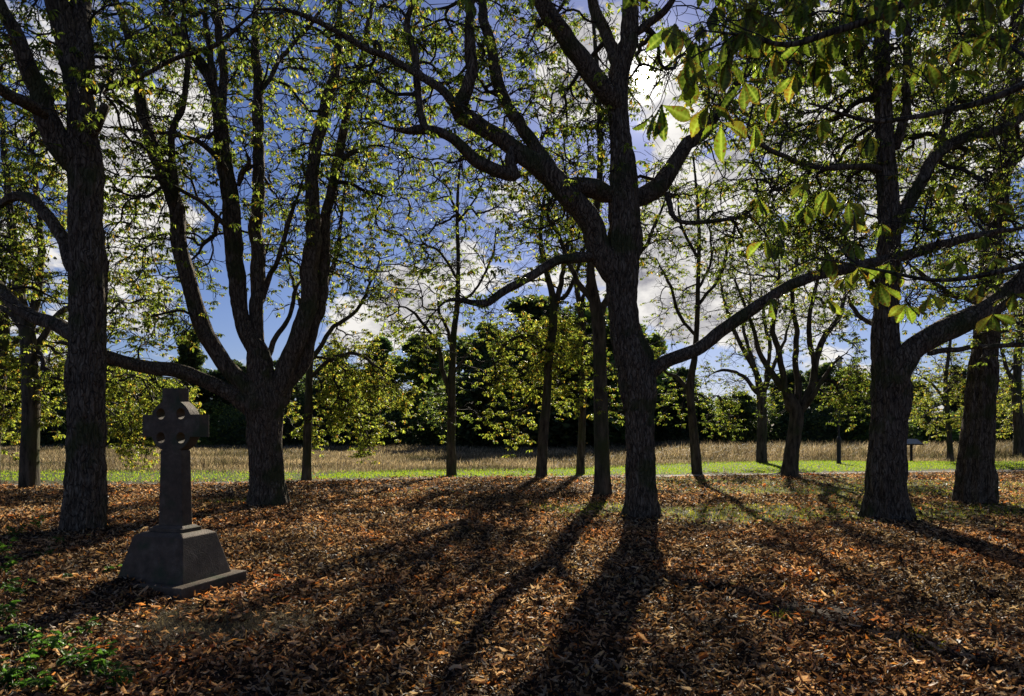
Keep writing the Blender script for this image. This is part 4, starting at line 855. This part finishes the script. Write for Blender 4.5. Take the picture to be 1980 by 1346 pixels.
def far_trees():
    var = {}
    for k, kind in enumerate(('round', 'loose', 'conifer', 'round', 'loose')): var[k] = far_variant(300+k, kind)
    first = {k: True for k in var}
    # px centre, top py, depth, width factor, variant, label
    rows = [(20, 705, 72, 1.2, 0, 'dark rounded tree beyond the meadow at the far left'), (110, 715, 76, 1.2, 1, 'loose dark tree beyond the meadow behind the mossy left trunk'),
            (215, 700, 74, 1.2, 3, 'dark tree beyond the meadow just right of the thick ridged trunk'), (300, 725, 78, 1.2, 1, 'low dark tree beyond the meadow behind the cross'),
            (368, 655, 74, .8, 2, 'pointed dark conifer rising above its neighbours behind the cross'), (440, 705, 76, 1.1, 0, 'dark rounded tree beyond the meadow right of the pointed conifer'),
            (560, 700, 78, 1.2, 4, 'dark loose tree beyond the meadow behind the slim trunk of yellowing leaves'), (645, 690, 74, 1.0, 3, 'dark tree beyond the meadow behind the yellow low leaves'),
            (735, 668, 76, 1.0, 2, 'dark spiky conifer beyond the meadow left of the tall slim trunk'), (815, 662, 76, 1.1, 4, 'dark flat topped tree beyond the meadow beside the tall slim trunk'),
            (935, 640, 66, .9, 0, 'dark evergreen on the left flank of the tallest far tree'), (1035, 592, 62, 1.1, 3, 'tallest dark far tree, rising behind the leaning trunk'),
            (1150, 600, 64, 1.0, 0, 'tall dark far tree behind the straight mossy trunk'), (1240, 640, 66, .9, 1, 'dark far tree half hidden by the largest trunk'),
            (1318, 722, 62, 1.0, 3, 'low rounded dark tree right of the largest trunk beyond the meadow'), (1425, 765, 60, 1.2, 0, 'low dark bushy tree behind the stout verge trunk'),
            (1530, 725, 64, 1.1, 4, 'dark far tree behind the forked goblet tree'), (1605, 712, 66, 1.0, 0, 'dark far tree behind the lamp post'),
            (1670, 730, 64, 1.0, 1, 'dark far tree just left of the broad fluted trunk'), (1770, 745, 66, 1.0, 4, 'dark far tree just right of the broad fluted trunk'),
            (1850, 718, 70, .8, 2, 'dark pointed far tree between the two right hand trunks'), (1945, 740, 66, 1.1, 3, 'dark far tree at the right edge beyond the meadow')]
    rows += [(-90, 700, 74, 1.3, 1, 'dark tree past the left edge beyond the meadow'), (2060, 730, 66, 1.2, 0, 'dark tree past the right edge beyond the meadow')]
    for i, (px, top, Y, wf, k, label) in enumerate(rows):
        x = (px-CX)/F*Y; h = EYE+(HY-top)/F*Y; sc = h/9.5
        root = empty('far_tree', (x, Y, float(gh(x, Y))), label, 'tree', 'dark trees beyond the meadow'); root.rotation_euler.z = i*1.3; root.scale = (sc*wf*1.15, sc*wf*1.15, sc)
        c, t = var[k]
        if not first[k]:
            c, t = c.copy(), t.copy(); COL.objects.link(c); COL.objects.link(t)
        first[k] = False
        c.parent = root; t.parent = root
    # undergrowth closing the foot of the far trees
    r = np.random.default_rng(77)
    for i in range(34):
        x0 = -68+i*4.1; px = CX+x0/72*F; Y = 70+r.uniform(-3, 3) if px < 1250 else 62+r.uniform(-2, 2); x = x0*Y/72; n = 5200
        h = r.uniform(3.2, 5.8); c = r.normal(0, 1, (n, 3)); c /= np.linalg.norm(c, axis=1)[:, None]; c *= (r.random(n)**.4)[:, None]
        c = c*(1+.3*(vnoise(c[:, 0]*3+i, c[:, 1]*3, c[:, 2]*3)[:, None]-.3))*np.array([3.6, 2.2, h*.6]); c[:, 2] = np.abs(c[:, 2]+h*.35)*np.where(r.random(n) < .25, .3, 1)
        X, Yv, Z = rotmat(r.uniform(0, 6.283, n), r.normal(-.2, .5, n), r.normal(0, .8, n)); s = r.uniform(.10, .22, n)[:, None]
        V = np.stack([c-X*s, c+Yv*s*.55, c+X*s, c-Yv*s*.55], 1).reshape(-1, 3)
        o = np_mesh('far_bush', V, [np.arange(n*4).reshape(-1, 4)], FAR_LEAF); o.location = (x, Y, float(gh(x, Y)))
        o['label'] = 'dark bush in the unbroken thicket along the far edge of the meadow'; o['category'] = 'bush'; o['group'] = 'bushes along the far edge of the meadow'
far_trees()

# ------------------------------------------------------------------ stone cross
def poly_curve(name, outer, holes, half, mat, loc, rz, parent):
    cu = bpy.data.curves.new(name, 'CURVE'); cu.dimensions = '2D'; cu.fill_mode = 'BOTH'; cu.extrude = half-.004; cu.bevel_depth = .004; cu.bevel_resolution = 1; cu.offset = -.004
    for pts in [outer]+holes:
        sp = cu.splines.new('POLY'); sp.points.add(len(pts)-1); sp.use_cyclic_u = True
        for i, (x, y) in enumerate(pts): sp.points[i].co = (x, y, 0, 1)
    tmp = bpy.data.objects.new(name, cu); COL.objects.link(tmp)
    dg = bpy.context.evaluated_depsgraph_get(); me = bpy.data.meshes.new_from_object(tmp.evaluated_get(dg))
    bpy.data.objects.remove(tmp); me.name = name; me.polygons.foreach_set('use_smooth', [False]*len(me.polygons)); me.materials.clear(); me.materials.append(mat)
    o = bpy.data.objects.new(name, me); COL.objects.link(o); o.parent = parent; o.location = loc; o.rotation_euler = (math.radians(90), 0, 0)
    return o
def stone_cross():
    cxp, cyp, rz = -3.415, 6.93, math.radians(-18)
    root = empty('stone_cross', (cxp, cyp, 0), 'weathered dark stone Celtic cross on a stepped plinth, in front of the left trees', 'memorial cross'); root.rotation_euler.z = rz
    def part(name, mb, bv=.006):
        o = mb.build(name, STONE, root); bevel(o, bv); return o
    mb = MB(); mb.box((.045, -.02, .02), (.95, .90, .24)); part('base_slab', mb, .01)
    mb = MB(); mb.box((0, 0, .348), (.82, .66, .43), taper=(.745, .69)); mb.box((0, 0, .578), (.61, .45, .03), taper=(.80, .76)); part('plinth', mb)
    mb = MB(); mb.box((0, 0, .612), (.42, .26, .038)); mb.box((0, 0, .642), (.385, .22, .024), taper=(.88, .82)); part('collar_moulding', mb, .004)
    mb = MB(); mb.box((0, 0, 1.03), (.30, .135, .76), taper=(.86, .95)); part('shaft', mb)
    # head: ring and arms in one outline, pierced where they meet
    zc, Rr, t_, l_, a, b, f = 1.655, .268, .106, .112, .36, .378, .29
    def reach(th):
        c, s_ = math.cos(th), math.sin(th); r = Rr
        for (hx, hy0, hy1) in ((a, -l_, l_),):
            r = max(r, min(hx/abs(c) if abs(c) > 1e-6 else 9, l_/abs(s_) if abs(s_) > 1e-6 else 9))
        lim = b if s_ > 0 else f
        return max(r, min(lim/abs(s_) if abs(s_) > 1e-6 else 9, t_/abs(c) if abs(c) > 1e-6 else 9))
    ang = sorted(set([round(k*math.pi/60, 5) for k in range(-60, 60)]+[math.atan2(sy*l_, sx*a) for sx in (-1, 1) for sy in (-1, 1)]+[math.atan2(y, sx*t_) for sx in (-1, 1) for y in (b, -f)]
              +[math.atan2(sy*l_, sx*math.sqrt(Rr**2-l_**2)) for sx in (-1, 1) for sy in (-1, 1)]+[math.atan2(math.sqrt(Rr**2-t_**2)*sy, sx*t_) for sx in (-1, 1) for sy in (-1, 1)]))
    out = [(reach(th)*math.cos(th), reach(th)*math.sin(th)) for th in ang]
    circ = lambda cx, cy, r, n: [(cx+r*math.cos(2*math.pi*i/n), cy+r*math.sin(2*math.pi*i/n)) for i in range(n)]
    holes = [circ(sx*.126, sy*1.04*.116, .055, 24)[::-1] for sx in (-1, 1) for sy in (-1, 1)]
    poly_curve('cross_head', out, holes, .066, STONE, (0, 0, zc), 0, root)
stone_cross()

# ------------------------------------------------------------------ lamp post, information board, sticks, weeds
def lamp_post():
    Y = dep(898); x = (1622-CX)/F*Y
    root = empty('street_lamp', (x, Y, float(gh(x, Y))), 'slim dark lamp post standing on the green verge', 'lamp post')
    mb = MB(); mb.lathe([(.11, -.1), (.11, .05), (.10, .1), (.098, 1.15), (.11, 1.2), (.075, 1.28), (.04, 1.34)], 14); mb.build('post_base', DARK_METAL, root, True)
    mb = MB(); mb.lathe([(.042, 1.3), (.036, 3.2), (.03, 4.6), (.045, 4.62), (.03, 4.68), (.0, 4.69)], 12); mb.build('pole', DARK_METAL, root, True)
    mb = MB(); mb.lathe([(.06, 4.69), (.13, 4.75), (.16, 5.05)], 10)
    glass, N, L = new_mat('frosted_lamp_glass'); o_ = N.new('ShaderNodeOutputMaterial'); p = N.new('ShaderNodeBsdfPrincipled'); p.inputs['Base Color'].default_value = (.5, .5, .48, 1); p.inputs['Roughness'].default_value = .3; L.new(p.outputs[0], o_.inputs[0])
    lan = mb.build('lantern', glass, root, True)
    mb = MB(); mb.lathe([(.20, 5.05), (.19, 5.08), (.10, 5.18), (.02, 5.24), (.0, 5.28)], 14); mb.build('lamp_cap', DARK_METAL, root, True)
lamp_post()
def info_board():
    Y = dep(893.5); x = (1762-CX)/F*Y
    root = empty('information_board', (x, Y, float(gh(x, Y))), 'tilted information board on a single dark post at the meadow edge', 'sign')
    mb = MB(); mb.box((0, 0, .45), (.10, .10, 1.05)); o = mb.build('post', POST_WOOD, root); bevel(o, .008)
    mb = MB(); mb.box((0, -.05, 1.04), (.92, .62, .04), rx=math.radians(28)); o = mb.build('board_frame', POST_WOOD, root); bevel(o, .006)
    pm = rough_mat('faded_board_print', [(.35, (.16, .18, .22)), (.6, (.30, .32, .36))], 5, .3, .02)
    mb = MB(); mb.box((0, -.062, 1.063), (.82, .52, .008), rx=math.radians(28)); mb.build('printed_panel', pm, root)
info_board()
def stick(x, y, L, rz, label, rad=.008):
    r = np.random.default_rng(int(x*37+y*91) % 1000+3); n = 14; s = np.linspace(-L/2, L/2, n)
    P = np.stack([x+s*math.cos(rz)+.03*np.cumsum(r.normal(0, .25, n)), y+s*math.sin(rz)+.03*np.cumsum(r.normal(0, .25, n)), gh(x, y)+.045+.02*np.abs(np.sin(s*3))+0*s], 1)
    mb = MB(); mb.tube(P, np.linspace(rad, rad*.5, n), 7); k = n//2; mb.tube([P[k], P[k]+[.08, .1, .03], P[k]+[.2, .16, .04]], [rad*.6, rad*.4, rad*.2], 5)
    o = mb.build('fallen_stick', BARK_FAR, None, True); o['label'] = label; o['category'] = 'stick'; o['group'] = 'fallen sticks in the leaf litter'
stick(-.72, 7.95, .9, .1, 'dark fallen branch lying in the leaves near the middle of the ground', .018)
stick(-3.9, 5.45, .32, .7, 'thin pale stick crossing the leaves at the lower left, in front of the cross shadow')
stick(2.25, 7.6, .7, -.35, 'thin stick lying on the leaves in the right foreground beyond the grass tufts')
def weed(x, y, n, h, label, seed):
    r = np.random.default_rng(seed); z = float(gh(x, y)); root = empty('bramble_plant', (x, y, z), label, 'weed', 'low green weeds at the lower left')
    mb = MB(); A = []
    for k in range(n):
        a = r.uniform(0, 6.28); L = h*r.uniform(.6, 1.2); d = np.array([math.cos(a)*r.uniform(.2, .9), math.sin(a)*r.uniform(.2, .9), 1.0])
        P = np.array([[0, 0, -.02], d*L*.5*[.8, .8, 1], d*L*[1, 1, .85]]); P = catmull(np.hstack([P, np.full((3, 1), .002)]), .03)[:, :3]+np.array([x, y, z])
        mb.tube(P, np.linspace(.0028, .0012, len(P)), 4, cap=False)
        for i in range(2, len(P), 2):
            yaw = r.uniform(0, 6.28)
            for q in range(3 if r.random() < .6 else 1): A.append((*P[i], yaw+(q-1)*1.0, r.uniform(-.35, .5), r.normal(0, .3), r.uniform(.045, .09)))
    adopt(mb.build('stems', WEED, None, True), root)
    near = np.array(A); o = near_leaf_mesh('leaves', near, WEED, seed, root)
for i, (px, py, n, h, lab) in enumerate([(25, 1050, 8, .25, 'small green weed at the left edge nearest the thick ridged trunk'), (85, 1085, 5, .16, 'small weed in the leaves below the thick ridged trunk'), (15, 1120, 6, .22, 'weed at the left edge level with the cross plinth'),
        (215, 1118, 5, .12, 'small bright weed beside the left corner of the cross plinth'), (125, 1130, 5, .12, 'low dark weed between the left edge and the cross plinth'), (45, 1262, 8, .20, 'leafy weed at the left edge in front of the cross shadow'), (140, 1305, 9, .2, 'weed with upright leaves a little left of the cross front corner, near the bottom edge'),
        (175, 1325, 8, .18, 'weed with pointed bright leaves near the bottom edge'), (20, 1340, 14, .2, 'dense weed filling the bottom left corner'), (250, 1318, 4, .1, 'tiny weed rightmost of those near the bottom edge'), (85, 1350, 9, .16, 'weed beside the dense one in the bottom left corner'), (155, 1240, 5, .1, 'flat dark weed in the cross shadow edge'), (70, 1030, 5, .3, 'thin taller weed left of the thick ridged trunk foot'),
        (8, 1085, 6, .3, 'weed stalks at the left edge just below the nearest ones to the ridged trunk'), (35, 1165, 6, .22, 'weed at the left edge beside the lit end of the cross shadow'), (12, 1215, 6, .2, 'weed at the left edge at the tip of the cross shadow'),
        (60, 1300, 8, .22, 'broad leaved weed above the bottom left corner'), (110, 1270, 6, .15, 'weed between the cross shadow and the bottom left corner'), (205, 1285, 5, .13, 'small weed right of the pointed one near the bottom edge'),
        (230, 1340, 6, .14, 'weed cut by the bottom edge, right of the corner clump'), (105, 1060, 5, .15, 'small weed right under the foot of the ridged trunk')]):
    Y = dep(py); weed((px-CX)/F*Y, Y, n, h, lab, 400+i)
